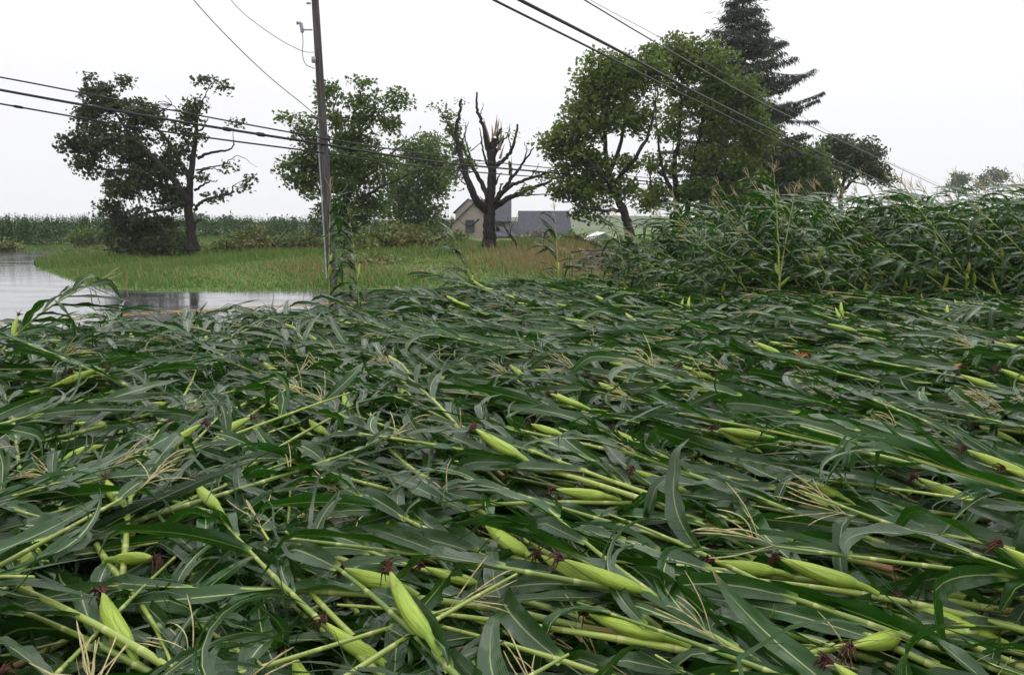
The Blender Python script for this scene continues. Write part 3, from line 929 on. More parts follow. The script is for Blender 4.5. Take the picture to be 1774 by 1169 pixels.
def dead_leaf(label, px, py, z, az, seed):
    rng = np.random.default_rng(seed)
    g = Geo()
    for k in range(3):
        g.merge(leaf(rng, (0, 0, 0), k * 1.1 + rng.normal(0, .3), 1.0, k * 1.1 + 0.8, -1.3, rng.uniform(0.16, 0.26), 0.045, rng.normal(0, 1), 2.5, 12, fold=0.6, ruf=0.5), m=0)
    o = g.obj('dead_leaf', M_DEAD); o.location = [float(q) for q in G(px, py, z)]; o.rotation_euler = (0, 0, az)
    tag(o, label, 'leaf')
dead_leaf('rust brown dead leaf curled up above the mat, right of centre', 1385, 622, 0.42, 0.4, 1)
dead_leaf('small rust brown dead leaf curled over the left end of the bare soil patch', 885, 800, 0.30, 2.0, 2)
dead_leaf('rust brown dried leaf beside an ear at the far right edge', 1675, 640, 0.42, 1.0, 3)

# ------------------------------------------------------------------ trees
def leaf_quads(g, pts, size, rng, m=0, up=0.45):
    n = len(pts)
    nr = rng.normal(0, 1, (n, 3)); nr[:, 2] += up * 2; nr /= np.linalg.norm(nr, axis=1)[:, None]
    a = rng.normal(0, 1, (n, 3)); a -= nr * np.sum(a * nr, 1)[:, None]; a /= np.linalg.norm(a, axis=1)[:, None]
    b = np.cross(nr, a)
    s = size * rng.uniform(0.6, 1.3, n)[:, None]
    w = s * rng.uniform(0.32, 0.52, n)[:, None]
    droop = nr * s * 0.18
    v = np.stack([pts - a * s * 0.5, pts + b * w - droop * 0.3 + a * s * 0.05, pts + a * s * 0.5 - droop, pts - b * w - droop * 0.3 + a * s * 0.05], 1).reshape(-1, 3)
    f = np.arange(4 * n).reshape(n, 4)
    g.add(v, f, None, np.repeat(rng.random(n), 4), m)

def make_tree(name, label, Y, seed, limbs, blobs, mat, leafsize=0.17, per=46, sig=0.42, base=None, group=None, thick=1.0, splinters=(), cat='tree', twig_r=0.018, dens=0.68):
    rng = np.random.default_rng(seed)
    b0 = limbs[0][0][0]
    bw_ = P(b0[0], b0[1], Y + b0[2]); 
    root = empty(name, bw_, label, cat, group)
    off = -bw_
    tr = Geo(); skel = []
    for li, (pts, r0, r1) in enumerate(limbs):
        w = np.array([P(q[0], q[1], Y + q[2]) for q in pts])
        n = max(6, int(len(pts) * 5))
        c = catmull(w, n)
        t = np.linspace(0, 1, n)
        c[1:-1] += rng.normal(0, 0.022, (n - 2, 3))
        rad = r0 + (r1 - r0) * t ** 0.8
        if li == 0:
            rad = rad * (1 + 0.38 * np.exp(-t * 22))
        tube(tr, c + off, rad * thick, 9 if r0 > 0.12 else 6, 0, rng.random(), caps=True, bump=0.06, rng=rng)
        skel.append(c)
    sk = np.concatenate(skel)
    cr = Geo()
    for (px, py, rx, ry, nc) in blobs:
        cw = P(px, py, Y); sx_ = 0.9 * rx / F0 * Y; sz_ = 0.9 * ry / F0 * Y; sy_ = (sx_ + sz_) * 0.5
        for k in range(max(1, int(nc * dens))):
            d = rng.normal(0, 1, 3); d /= np.linalg.norm(d); d *= rng.random() ** 0.42 * rng.uniform(0.8, 1.22)
            c = cw + d * np.array([sx_, sy_, sz_])
            j = np.argmin(np.sum((sk - c) ** 2, 1) + 1.5 * np.maximum(0, sk[:, 2] - c[2]) ** 2)
            q = sk[j]
            dist = np.linalg.norm(c - q)
            if dist > 0.25:
                mid = (q + c) / 2 + rng.normal(0, 0.12 * dist, 3) * 0.7 + np.array([0, 0, 0.08 * dist])
                tube(tr, catmull([q, mid, c], 6) + off, np.linspace(twig_r * (0.7 + 0.35 * dist), 0.006, 6), 4, 0, rng.random())
            m = int(per * 1.15 * rng.uniform(0.5, 1.4)); sg = sig * rng.uniform(0.55, 1.05)
            pts = c + np.clip(rng.normal(0, 1, (m, 3)), -1.7, 1.7) * np.array([sg, sg, sg * 0.62])
            leaf_quads(cr, pts + off, leafsize, rng)
    tr.obj('trunk', M_BARK, root)
    if cr.n: cr.obj('crown', mat, root, smooth=False)
    for (pts, r0) in splinters:
        sp = Geo()
        w = np.array([P(q[0], q[1], Y + q[2]) for q in pts])
        tube(sp, catmull(w, 5) + off, np.linspace(r0, 0.006, 5), 5, 0, rng.random(), caps=True, bump=0.25, rng=rng)
        sp.obj('splintered_wood', M_SPLINT, root, smooth=False)
    return root

# left tree, half its crown swept away
make_tree('damaged_tree', 'dark half stripped tree at the left, leafy one side and bare the other', 38, 11,
    [([(333, 434, 0), (330, 390, 0), (327, 350, 0), (331, 300, 0), (337, 250, 0), (340, 215, 0), (338, 170, 0)], 0.27, 0.05),
     ([(328, 355, 0), (300, 310, -.6), (262, 270, -.9), (215, 220, -.4), (180, 160, 0)], 0.20, 0.03),
     ([(326, 330, 0), (285, 325, .7), (230, 300, 1), (170, 290, .5), (135, 265, 0)], 0.16, 0.025),
     ([(330, 310, 0), (300, 260, 1), (268, 215, 1.2), (245, 180, 1)], 0.15, 0.03),
     ([(327, 350, 0), (290, 362, -.8), (240, 372, -1), (205, 392, -.6)], 0.13, 0.02),
     ([(336, 364, 0), (352, 348, -.3), (380, 340, -.5), (401, 334, -.4), (404, 322, -.4)], 0.085, 0.03),
     ([(337, 330, 0), (356, 318, .2), (377, 312, .3)], 0.07, 0.02),
     ([(342, 275, 0), (360, 266, 0), (385, 262, .3), (402, 257, .4), (405, 246, .4)], 0.085, 0.025),
     ([(339, 295, 0), (360, 290, .3), (390, 284, .3), (412, 270, .3), (446, 290, .4)], 0.05, 0.008),
     ([(341, 300, 0), (358, 293, -.4), (382, 294, -.4)], 0.05, 0.02),
     ([(339, 230, 0), (352, 222, .2), (360, 205, .3)], 0.06, 0.02),
     ([(340, 220, 0), (320, 200, 0), (303, 186, -.2), (286, 165, -.2)], 0.05, 0.012),
     ([(339, 200, 0), (348, 185, 0), (355, 165, 0), (372, 140, 0), (394, 158, .2)], 0.045, 0.01),
     ([(334, 388, 0), (346, 381, -.2), (350, 383, -.2)], 0.06, 0.04)],
    [(165, 160, 24, 34, 34), (195, 175, 22, 26, 22), (218, 140, 8, 14, 5), (165, 205, 30, 28, 30), (250, 195, 34, 36, 44), (135, 250, 30, 22, 26), (180, 240, 38, 28, 34), (150, 285, 24, 30, 22), (225, 255, 46, 36, 56),
     (245, 310, 56, 42, 84), (195, 325, 24, 22, 16), (290, 280, 26, 40, 36), (195, 365, 26, 24, 22), (245, 385, 60, 22, 46), (220, 405, 46, 20, 30), (300, 345, 26, 30, 28), (315, 240, 12, 40, 14), (330, 195, 14, 22, 14), (335, 175, 14, 14, 9),
     (356, 140, 16, 6, 5), (380, 150, 12, 8, 4), (392, 160, 8, 6, 2), (410, 208, 16, 8, 2), (428, 330, 14, 12, 4), (392, 340, 14, 10, 4), (405, 290, 22, 10, 3), (435, 300, 10, 16, 2), (365, 345, 12, 12, 4), (345, 240, 8, 30, 4), (345, 310, 8, 24, 3)],
    L_DARK, 0.17, 44, 0.29, dens=0.66,
    splinters=[([(326, 184, -.2), (324, 172, -.2), (327, 166, -.2)], 0.06)])

# tree behind the pole
make_tree('leafy_tree', 'ragged leafy green tree standing just behind the utility pole', 41, 12,
    [([(596, 440, 0), (598, 400, 0), (600, 350, 0), (604, 300, 0), (607, 250, 0), (612, 200, 0), (625, 160, 0)], 0.30, 0.04),
     ([(600, 345, 0), (570, 300, -.6), (540, 260, -.8), (515, 230, -.6)], 0.14, 0.02),
     ([(602, 320, 0), (640, 290, .6), (680, 265, .8), (705, 245, .5)], 0.13, 0.02),
     ([(604, 290, 0), (585, 240, .4), (578, 190, .4), (590, 150, .3)], 0.09, 0.015),
     ([(606, 250, 0), (640, 215, 0), (670, 185, 0), (695, 170, 0)], 0.08, 0.012),
     ([(600, 360, 0), (640, 335, -1), (690, 310, -1.2), (740, 290, -1)], 0.11, 0.02)],
    [(605, 300, 60, 60, 110), (560, 300, 60, 46, 62), (520, 300, 34, 38, 30), (650, 285, 50, 46, 56), (600, 230, 42, 40, 46), (620, 190, 24, 30, 18), (630, 145, 26, 10, 7), (660, 180, 34, 22, 16), (692, 172, 18, 20, 8), (675, 215, 36, 18, 12),
     (560, 175, 20, 32, 12), (575, 155, 14, 18, 6), (505, 210, 22, 14, 8), (540, 235, 34, 24, 16), (595, 370, 56, 30, 50), (640, 355, 44, 30, 34), (545, 270, 30, 26, 18), (600, 405, 30, 24, 20)],
    L_MID, 0.18, 44, 0.36)
make_tree('round_tree', 'greyish round tree farther back, between the leafy tree and the gabled house', 62, 13,
    [([(725, 425, 0), (725, 380, 0), (724, 330, 0), (724, 280, 0)], 0.3, 0.05), ([(725, 360, 0), (690, 320, 0), (670, 300, .5)], 0.14, 0.03), ([(725, 355, 0), (765, 310, .5), (785, 300, .6)], 0.14, 0.03)],
    [(725, 290, 56, 58, 120), (690, 330, 44, 50, 60), (755, 310, 28, 44, 54), (720, 360, 56, 36, 80), (735, 250, 34, 20, 22), (690, 385, 34, 22, 22), (745, 380, 24, 20, 12)],
    L_MID, 0.24, 40, 0.55)
# broken tree
spl = [([(838, 205, 0), (840, 215, 0), (850, 250, 0)], 0.07), ([(861, 198, 0), (860, 215, 0), (857, 236, 0)], 0.07), ([(852, 215, -.1), (853, 225, -.1), (853, 240, -.1)], 0.06), ([(865, 205, .1), (863, 220, .1), (860, 236, .1)], 0.05), ([(868, 210, .1), (868, 235, .1), (864, 260, 0)], 0.08), ([(886, 272, -.3), (886, 290, -.3), (885, 304, -.3)], 0.07), ([(812, 322, -.6), (816, 330, -.6), (822, 342, -.5)], 0.09), ([(874, 250, .1), (870, 262, .1), (866, 275, 0)], 0.06), ([(831, 340, -.4), (835, 345, -.3), (838, 350, -.3)], 0.06)]
spl = [(list(reversed(a)), r) for a, r in spl]
make_tree('broken_tree', 'bare broken tree with dark snapped limbs and pale splintered stubs before the house', 38, 14,
    [([(848, 436, 0), (848, 410, 0), (847, 385, 0), (848, 360, 0), (850, 335, 0), (852, 300, 0), (853, 270, 0), (854, 252, 0), (856, 240, 0)], 0.35, 0.13),
     ([(851, 285, 0), (845, 250, .2), (836, 215, .2), (827, 190, .3), (826, 160, .3)], 0.16, 0.04),
     ([(846, 365, 0), (828, 350, -.5), (815, 322, -.7), (803, 290, -.7), (796, 262, -.6), (790, 230, -.6), (795, 200, -.6), (800, 172, -.6)], 0.22, 0.05),
     ([(847, 350, 0), (836, 320, .5), (820, 292, .8), (808, 268, .9), (800, 240, .9)], 0.15, 0.04),
     ([(853, 290, 0), (872, 278, -.2), (886, 262, -.3), (892, 240, -.3), (896, 216, -.3)], 0.12, 0.05),
     ([(850, 355, 0), (868, 335, -.2), (885, 310, -.3), (905, 285, -.3), (925, 256, -.3)], 0.14, 0.03),
     ([(852, 362, 0), (880, 344, .4), (910, 330, .8), (945, 318, 1.2), (970, 305, 1.4)], 0.17, 0.04),
     ([(853, 358, 0), (880, 325, -.7), (910, 312, -.9), (950, 298, -1), (975, 288, -1)], 0.12, 0.03),
     ([(890, 340, .5), (925, 338, .9), (965, 335, 1.2)], 0.06, 0.015),
     ([(855, 262, 0), (862, 240, .1), (868, 222, .1)], 0.10, 0.05), ([(853, 262, 0), (843, 240, -.1), (838, 222, -.1)], 0.09, 0.04),
     ([(855, 270, 0), (868, 250, .2), (872, 235, .2)], 0.08, 0.03),
     ([(858, 320, 0), (864, 306, -.3), (869, 300, -.3)], 0.05, 0.02), ([(860, 345, 0), (866, 325, -.5), (871, 318, -.5)], 0.06, 0.03),
     ([(820, 292, .8), (812, 262, .9), (806, 238, .9), (808, 212, .9)], 0.06, 0.012), ([(847, 290, 0), (838, 268, -.3), (833, 240, -.4), (830, 222, -.4)], 0.07, 0.015), ([(886, 262, -.3), (882, 240, -.5), (884, 222, -.5)], 0.04, 0.01),
     ([(905, 285, -.3), (912, 262, -.5), (908, 246, -.5)], 0.045, 0.012), ([(868, 335, -.2), (880, 322, -.5), (884, 305, -.5)], 0.05, 0.015), ([(815, 322, -.7), (800, 315, -.9), (788, 300, -1)], 0.05, 0.012), ([(910, 312, -.9), (925, 300, -1), (934, 282, -1)], 0.04, 0.01),
     ([(940, 320, 1.2), (955, 330, 1.3), (968, 345, 1.3)], 0.03, 0.008), ([(796, 262, -.6), (786, 250, -.7), (778, 252, -.7)], 0.035, 0.01), ([(830, 200, .3), (836, 190, .3), (838, 178, .3)], 0.03, 0.008), ([(860, 250, 0), (878, 236, .2), (884, 215, .2)], 0.06, 0.012),
     ([(800, 255, -.6), (782, 225, -.6), (768, 200, -.5), (757, 185, -.5)], 0.05, 0.012), ([(797, 250, -.6), (806, 230, -.4), (812, 210, -.4)], 0.04, 0.01),
     ([(815, 262, .9), (830, 250, .9), (836, 246, .9)], 0.03, 0.01), ([(830, 380, -.4), (812, 392, -.6), (790, 378, -.6)], 0.04, 0.01), ([(885, 310, -.3), (884, 292, -.3), (883, 280, -.3)], 0.09, 0.05)],
    [(785, 230, 16, 30, 12), (770, 200, 14, 12, 5), (760, 188, 8, 8, 2), (798, 275, 16, 30, 13), (792, 255, 12, 24, 8), (785, 178, 16, 6, 2), (815, 300, 12, 30, 6), (880, 228, 10, 14, 2), (945, 312, 22, 10, 5), (925, 330, 26, 12, 5), (965, 325, 16, 16, 6), (780, 300, 16, 24, 10)],
    L_OLIVE, 0.15, 34, 0.26, splinters=spl)

# the big maples at right
make_tree('maple_tree', 'big rounded maple left of the spruce, olive green crown with a leaning dark trunk', 36, 15,
    [([(1092, 440, 0), (1090, 405, 0), (1082, 370, 0), (1068, 340, 0), (1055, 300, 0), (1048, 250, 0), (1050, 190, 0), (1060, 140, 0)], 0.27, 0.04),
     ([(1066, 335, 0), (1040, 300, -.8), (1010, 270, -1), (975, 250, -.7)], 0.14, 0.02), ([(1055, 300, 0), (1075, 250, .8), (1082, 190, 1), (1085, 130, .9)], 0.13, 0.02),
     ([(1050, 250, 0), (1025, 200, .3), (1010, 160, .3)], 0.08, 0.015), ([(1082, 365, 0), (1050, 365, -.9), (1010, 360, -1.2), (985, 350, -1)], 0.11, 0.015), ([(1062, 320, 0), (1110, 260, -.8), (1135, 190, -.8), (1140, 130, -.5)], 0.12, 0.02)],
    [(1060, 130, 56, 44, 100), (1020, 165, 40, 44, 60), (1010, 215, 44, 44, 60), (1070, 190, 50, 50, 70), (1120, 120, 36, 40, 44), (960, 245, 32, 18, 26), (985, 275, 42, 34, 46), (1030, 290, 40, 36, 36), (1000, 330, 44, 36, 44), (1050, 335, 30, 30, 20), (1110, 200, 30, 50, 24), (1020, 370, 32, 14, 14), (1095, 290, 26, 30, 12), (1090, 330, 22, 22, 10)],
    L_OLIVE, 0.17, 44, 0.36,
    splinters=[([(1058, 300, -.15), (1056, 292, -.2), (1053, 286, -.2)], 0.07), ([(1015, 275, -1), (1005, 266, -1.1), (995, 262, -1.2)], 0.05), ([(1075, 322, -.1), (1074, 315, -.2), (1075, 308, -.2)], 0.05)])
make_tree('maple_tree', 'second maple just left of the spruce, several upright stems with pale splits', 40, 16,
    [([(1172, 430, 0), (1172, 390, 0), (1172, 340, 0), (1168, 290, 0), (1175, 240, 0), (1180, 180, 0), (1178, 120, 0)], 0.24, 0.04), ([(1172, 345, 0), (1150, 300, -.6), (1140, 240, -.6), (1135, 170, -.4)], 0.13, 0.02),
     ([(1185, 420, 0), (1192, 360, 0), (1200, 300, 0), (1212, 230, 0), (1225, 160, 0), (1230, 110, 0)], 0.18, 0.03), ([(1195, 330, 0), (1230, 280, -.7), (1260, 220, -.9), (1275, 170, -.7)], 0.13, 0.02), ([(1198, 310, 0), (1250, 300, .5), (1295, 270, .6)], 0.11, 0.02), ([(1130, 360, 0), (1128, 320, 0), (1122, 290, .2)], 0.08, 0.03), ([(1172, 355, 0), (1125, 340, .5), (1100, 318, .6), (1080, 300, .7)], 0.09, 0.03)],
    [(1180, 95, 46, 30, 60), (1225, 110, 40, 40, 60), (1150, 125, 36, 40, 40), (1265, 150, 36, 40, 56), (1200, 170, 56, 40, 66), (1300, 190, 30, 40, 44), (1255, 215, 46, 40, 56), (1170, 230, 40, 40, 26), (1310, 240, 34, 30, 40), (1220, 270, 50, 36, 36), (1280, 290, 44, 34, 46), (1150, 290, 34, 34, 22), (1200, 330, 50, 26, 40), (1130, 345, 40, 22, 30), (1260, 340, 50, 26, 50)],
    L_OLIVE, 0.18, 44, 0.38,
    splinters=[([(1180, 268, -0.3), (1181, 255, -0.3), (1183, 242, -0.3)], 0.05), ([(1188, 262, -0.3), (1194, 252, -0.3), (1198, 246, -0.3)], 0.045), ([(1206, 274, -0.3), (1213, 271, -0.3), (1219, 269, -0.3)], 0.05), ([(1163, 268, -0.3), (1166, 256, -0.3), (1167, 243, -0.3)], 0.05), ([(1218, 258, -0.3), (1226, 254, -0.3), (1232, 250, -0.3)], 0.04), ([(1166, 350, -0.3), (1172, 346, -0.3), (1176, 342, -0.3)], 0.045)])
make_tree('maple_tree', 'dark leafy tree low behind the corn, right of the spruce foot', 46, 17,
    [([(1400, 420, 0), (1398, 360, 0), (1395, 300, 0), (1390, 260, 0)], 0.24, 0.05), ([(1398, 350, 0), (1370, 300, 0), (1350, 270, 0)], 0.12, 0.02), ([(1397, 340, 0), (1425, 300, 0), (1440, 290, 0)], 0.12, 0.02)],
    [(1370, 280, 46, 44, 90), (1340, 310, 44, 36, 66), (1400, 300, 40, 44, 80), (1380, 335, 66, 26, 90), (1330, 345, 44, 20, 44), (1430, 320, 22, 22, 26), (1330, 255, 26, 34, 34)],
    L_MID, 0.19, 46, 0.4)
make_tree('round_tree', 'dark round topped tree behind the standing corn at right', 58, 18,
    [([(1455, 400, 0), (1456, 350, 0), (1462, 310, 0), (1470, 270, 0)], 0.22, 0.05), ([(1458, 335, 0), (1490, 300, .3), (1510, 285, .3)], 0.13, 0.02), ([(1458, 330, 0), (1440, 290, .3), (1430, 265, .3)], 0.11, 0.02)],
    [(1450, 255, 36, 24, 44), (1490, 262, 40, 26, 60), (1470, 285, 48, 24, 56), (1515, 295, 26, 24, 34), (1530, 315, 14, 10, 7), (1425, 290, 22, 30, 26), (1420, 325, 26, 18, 22)],
    L_DARK, 0.22, 44, 0.45)
for (px, w, top, lab) in ((1660, 14, 300, 'smaller hazy tree far off beyond the corn at the right edge'), (1720, 30, 295, 'larger hazy flat topped tree far off at the right edge')):
    make_tree('far_tree', lab, 230, 19 + px,
        [([(px, 420, 0), (px, 350, 0), (px + 2, top + 10, 0)], 0.3, 0.08), ([(px, 345, 0), (px + w * .6, top + 14, 0)], 0.15, 0.04), ([(px, 350, 0), (px - w * .6, top + 24, 0)], 0.15, 0.04)],
        [(px, top + 8, w * .75, 8, 22), (px + w * .5, top + 12, w * .5, 8, 14), (px - w * .6, top + 22, w * .45, 9, 12), (px, top + 28, w, 9, 14)], L_DARK, 0.62, 34, 1.15, group='hazy trees far off at right')

def spruce():
    Y, rng = 47.0, np.random.default_rng(5)
    base = P(1292, 425, Y)
    root = empty('spruce_tree', base, 'tall dark spruce towering over the maples, ragged drooping boughs broken at right', 'tree')
    off = -base
    tr, nd = Geo(), Geo()
    top = P(1286, -22, Y)
    c = np.linspace(0, 1, 14)[:, None]; path = base * (1 - c) + top * c
    tube(tr, path + off, np.linspace(0.30, 0.025, 14), 8, 0, 0.5, caps=True, bump=0.05, rng=rng)
    Htot = top[2] - base[2]
    for k in range(270):
        h = 0.10 + 0.89 * (k / 270) + rng.uniform(-0.01, 0.01)
        q = base + (top - base) * h
        py = 425 + (-22 - 425) * h
        az = k * 2.4 + rng.normal(0, 0.3)
        reach = np.interp(py, [-22, 20, 60, 110, 200, 300, 425], [0.5, 1.4, 2.5, 3.5, 4.6, 5.0, 5.0]) * rng.uniform(0.5, 1.05)
        if math.cos(az) > 0.2 and rng.random() < 0.03: continue
        upturn = rng.uniform(-0.3, 0.6) if math.cos(az) > 0 and 80 < py < 230 else rng.uniform(-0.35, 0.25)
        e = np.array([math.cos(az), math.sin(az), 0.0])
        t = np.linspace(0, 1, 8)[:, None]
        bpts = q + e * reach * t + np.array([0, 0, 1.0]) * (upturn * 0.8 * reach * t - 0.45 * reach * t * (1 - 0.75 * t) )
        tube(tr, bpts + off, np.linspace(0.035, 0.008, 8), 4, 0, rng.random())
        m = int(170 * reach * rng.uniform(0.5, 1.2))
        tt = 0.15 + 0.85 * rng.random(m) ** 0.8
        pc = np.stack([np.interp(tt, t[:, 0], bpts[:, a]) for a in range(3)], 1)
        side = np.array([-e[1], e[0], 0]) * (rng.normal(0, 0.46, m) * (0.4 + 0.8 * (1 - tt)))[:, None]
        hang = rng.uniform(0.05, 0.26, m)
        a = pc + side
        d = e * 0.12 + np.array([0, 0, -1.0]); d = d[None, :] * hang[:, None] + rng.normal(0, 0.05, (m, 3)) + side * 0.4
        wv = np.cross(d, rng.normal(0, 1, (m, 3))); wv /= np.linalg.norm(wv, axis=1)[:, None] + 1e-9; wv *= rng.uniform(0.014, 0.034, m)[:, None]
        v = np.stack([a - wv * 0.5, a + d * 0.5 - wv, a + d, a + d * 0.5 + wv], 1).reshape(-1, 3)
        nd.add(v + off, np.arange(4 * m).reshape(m, 4), None, np.repeat(rng.random(m), 4), 0)
    tr.obj('trunk', M_BARK, root); nd.obj('crown', L_SPRUCE, root, smooth=False)
spruce()

# ------------------------------------------------------------------ brush, bushes, fallen limbs
def bush(name, label, px, py, Y, w, h, n, mat, seed, sticks=10, leafsize=0.16, cat='bush', group=None, per=46):
    """w, h in photograph pixels; py is the foot"""
    rng = np.random.default_rng(seed)
    b = P(px, py, Y)
    root = empty(name, b, label, cat, group)
    st, lf = Geo(), Geo()
    W_, H_ = w / F0 * Y, h / F0 * Y
    for k in range(sticks):
        a = rng.random() * 6.28; e = np.array([math.cos(a), math.sin(a) * 0.7, rng.uniform(0.15, 1.0)]) * rng.uniform(0.4, 0.8)
        e = e * np.array([W_ * 0.6, W_ * 0.6, H_])
        s0 = np.array([rng.normal(0, W_ * 0.22), rng.normal(0, W_ * 0.15), 0.05])
        tube(st, catmull([s0, s0 + e * 0.5 + rng.normal(0, 0.1, 3), s0 + e], 7), np.linspace(0.035, 0.008, 7), 5, 0, rng.random())
    for k in range(n):
        d = rng.normal(0, 1, 3); d /= np.linalg.norm(d); d *= rng.random() ** 0.4; d[2] = abs(d[2])
        c = d * np.array([W_ / 2, W_ * 0.32, H_ * 0.92]) * (1 - 0.25 * rng.random())
        leaf_quads(lf, c + rng.normal(0, 1, (int(per * rng.uniform(.5, 1.3)), 3)) * np.array([.28, .28, .17]) * max(1, Y / 45), leafsize, rng)
    st.obj('branches', M_BARK, root); lf.obj('foliage', mat, root, smooth=False)
    return root
BR = [
    ('brush_pile', 'dark pile of torn branches heaped around the foot of the half stripped tree', 262, 437, 38.4, 165, 66, 74, L_DARK, 16),
    ('brush_pile', 'brown green heap of fallen branches right of the half stripped tree', 430, 435, 39.0, 135, 48, 62, L_BRUSH, 24),
    ('bush', 'bright green bush on the far grass strip beyond the side road at left', 148, 418, 54.0, 54, 26, 26, L_MID, 6),
    ('bush', 'low weedy clump at the road edge at the left frame edge', 20, 434, 54.0, 60, 16, 12, L_BRUSH, 6),
    ('bush', 'green leafy clump standing right behind the half stripped tree trunk', 312, 430, 43.0, 40, 42, 22, L_MID, 6),
    ('brush_pile', 'broad heap of olive brush between the utility pole and the house', 690, 434, 36.6, 175, 54, 110, L_BRUSH, 22),
    ('bush', 'low shrubs in front of the house wall left of the broken tree', 790, 424, 50.0, 60, 24, 20, L_MID, 6),
    ('bush', 'dark red leaved shrub in front of the barn', 935, 424, 60.0, 36, 24, 18, L_RED, 6),
    ('bush', 'green shrubs under the barn wall beside the red leaved shrub', 985, 428, 52.0, 66, 26, 24, L_MID, 6),
    ('bush', 'small green shrub at the foot of the house right of the broken tree', 905, 424, 54.0, 30, 18, 10, L_MID, 4),
    ('bush', 'weeds growing in the tall grass below the olive brush heap', 655, 468, 29.0, 100, 26, 20, L_BRUSH, 8),
    ('brush_pile', 'tangle of fallen limbs and dry grass left of the utility pole', 520, 432, 41.0, 100, 32, 34, L_BRUSH, 18),
]
for k, (nm, lab, px, py, Y, w, h, n, mt, stk) in enumerate(BR):
    bush(nm, lab, px, py, Y, w, h, n, mt, 50 + k, stk, 0.15 if Y < 50 else 0.2, 'brush pile' if nm == 'brush_pile' else 'bush')
for k, (px, py, Y, w, h) in enumerate([(476, 392, 200, 26, 9), (498, 391, 220, 24, 7), (340, 384, 190, 40, 14), (395, 388, 190, 50, 8)]):
    bush('far_tree', ['lower hazy tree clump on the horizon left of the utility pole', 'faint tree clump on the horizon nearest the utility pole, left of it', 'hazy tree clump on the horizon behind the half stripped tree trunk', 'low hazy tree line on the horizon right of the half stripped tree'][k], px, py + 6, Y, w, h + 8, 12, L_DARK, 80 + k, 3, 0.9, 'tree', per=36)

def fallen_limb(label, pts, Y, r0, seed, twigs=8, cut=None, mat=M_BARK):
    rng = np.random.default_rng(seed)
    w = np.array([P(q[0], q[1], Y + q[2]) for q in pts]); b = w[0].copy()
    root = empty('fallen_limb', b, label, 'fallen limb', 'fallen limbs on the grass')
    g = Geo(); c = catmull(w, 14) - b
    tube(g, c, np.linspace(r0, r0 * 0.25, 14), 8, 0, 0.5, caps=True, bump=0.1, rng=rng)
    for k in range(twigs):
        i = rng.integers(3, 13); e = rng.normal(0, 0.5, 3); e[2] = abs(e[2]) * 0.8
        tube(g, catmull([c[i], c[i] + e * 0.6 + rng.normal(0, 0.06, 3), c[i] + e * 1.4], 5), np.linspace(r0 * 0.25, 0.006, 5), 4, 0, 0.5)
    g.obj('limb', mat, root)
    if cut:
        d = c[0] - c[1]; d /= np.linalg.norm(d)
        e = Geo(); tube(e, [c[0] - d * 0.02, c[0] + d * 0.03], [r0 * 1.02, r0 * 0.95], 12, 0, 0.5, caps=True)
        e.obj('cut_end', M_SPLINT, root)
fallen_limb('dark fallen limb on the grass with a pale orange cut end facing the road', [(757, 420, -.6), (730, 426, 0), (700, 428, .4), (672, 434, .5)], 40, 0.17, 1, 10, True)
fallen_limb('long low dark limb lying on the grass below the olive brush heap', [(625, 433, 0), (650, 428, 0), (685, 430, .3), (720, 434, .3)], 39, 0.14, 2, 12)
fallen_limb('broken limb hanging down to the grass right of the broken tree trunk', [(896, 426, 0), (886, 410, .2), (876, 396, .3), (872, 385, .3)], 37.6, 0.07, 3, 6)
fallen_limb('pale peeled limb sticking out of the heap right of the half stripped tree', [(496, 432, 0), (478, 424, 0), (455, 420, .3), (440, 412, .3)], 39, 0.08, 4, 5, True)
fallen_limb('thin dark branch lying beside the side road at the left', [(105, 437, 0), (125, 434, 0), (150, 435, 0), (165, 433, 0)], 50, 0.09, 5, 12)
fallen_limb('bare limb thrown down in front of the white shed', [(1058, 432, 0), (1035, 425, 0), (1010, 415, .2), (995, 408, .2)], 36, 0.09, 6, 12, True)

# reddish bank of soil with broken roots in front of the white shed
M_BANK = simple('bank_soil', (0.035, 0.022, 0.017), (0.13, 0.065, 0.045), 3.5, 0.85, 0.6, 0.05, (1, 1, 4))
def soil_bank():
    b = P(1045, 470, 27.5); rng = np.random.default_rng(3)
    root = empty('soil_bank', b, 'dark reddish bank of soil and broken roots beside the standing corn', 'soil bank')
    n, m = 34, 18
    x = np.linspace(-1.1, 1.3, n); y = np.linspace(-0.7, 1.8, m)
    X, Y = np.meshgrid(x, y, indexing='ij')
    Z = 0.85 * np.exp(-(X / 0.9) ** 4) * smooth(-0.7, 0.2, Y) * smooth(1.8, 0.6, Y) + rng.normal(0, 0.035, X.shape) - 0.12
    v = np.stack([X, Y, Z], -1).reshape(-1, 3)
    i, j = np.meshgrid(np.arange(n - 1), np.arange(m - 1), indexing='ij'); i = i.ravel(); j = j.ravel()
    Geo().add(v, np.stack([i * m + j, (i + 1) * m + j, (i + 1) * m + j + 1, i * m + j + 1], 1)).obj('soil', M_BANK, root, smooth=False)
    g = Geo()
    for k in range(40):
        c = np.array([rng.uniform(-1, 1.1), rng.uniform(-0.6, 0.1), rng.uniform(0, 0.75)]); e = np.array([rng.normal(0, .35), rng.normal(0, .1), rng.normal(0, .06)])
        tube(g, catmull([c - e, c + rng.normal(0, 0.04, 3), c + e], 5), np.linspace(0.03, 0.01, 5), 5)
    g.obj('roots', M_BARK, root)
soil_bank()

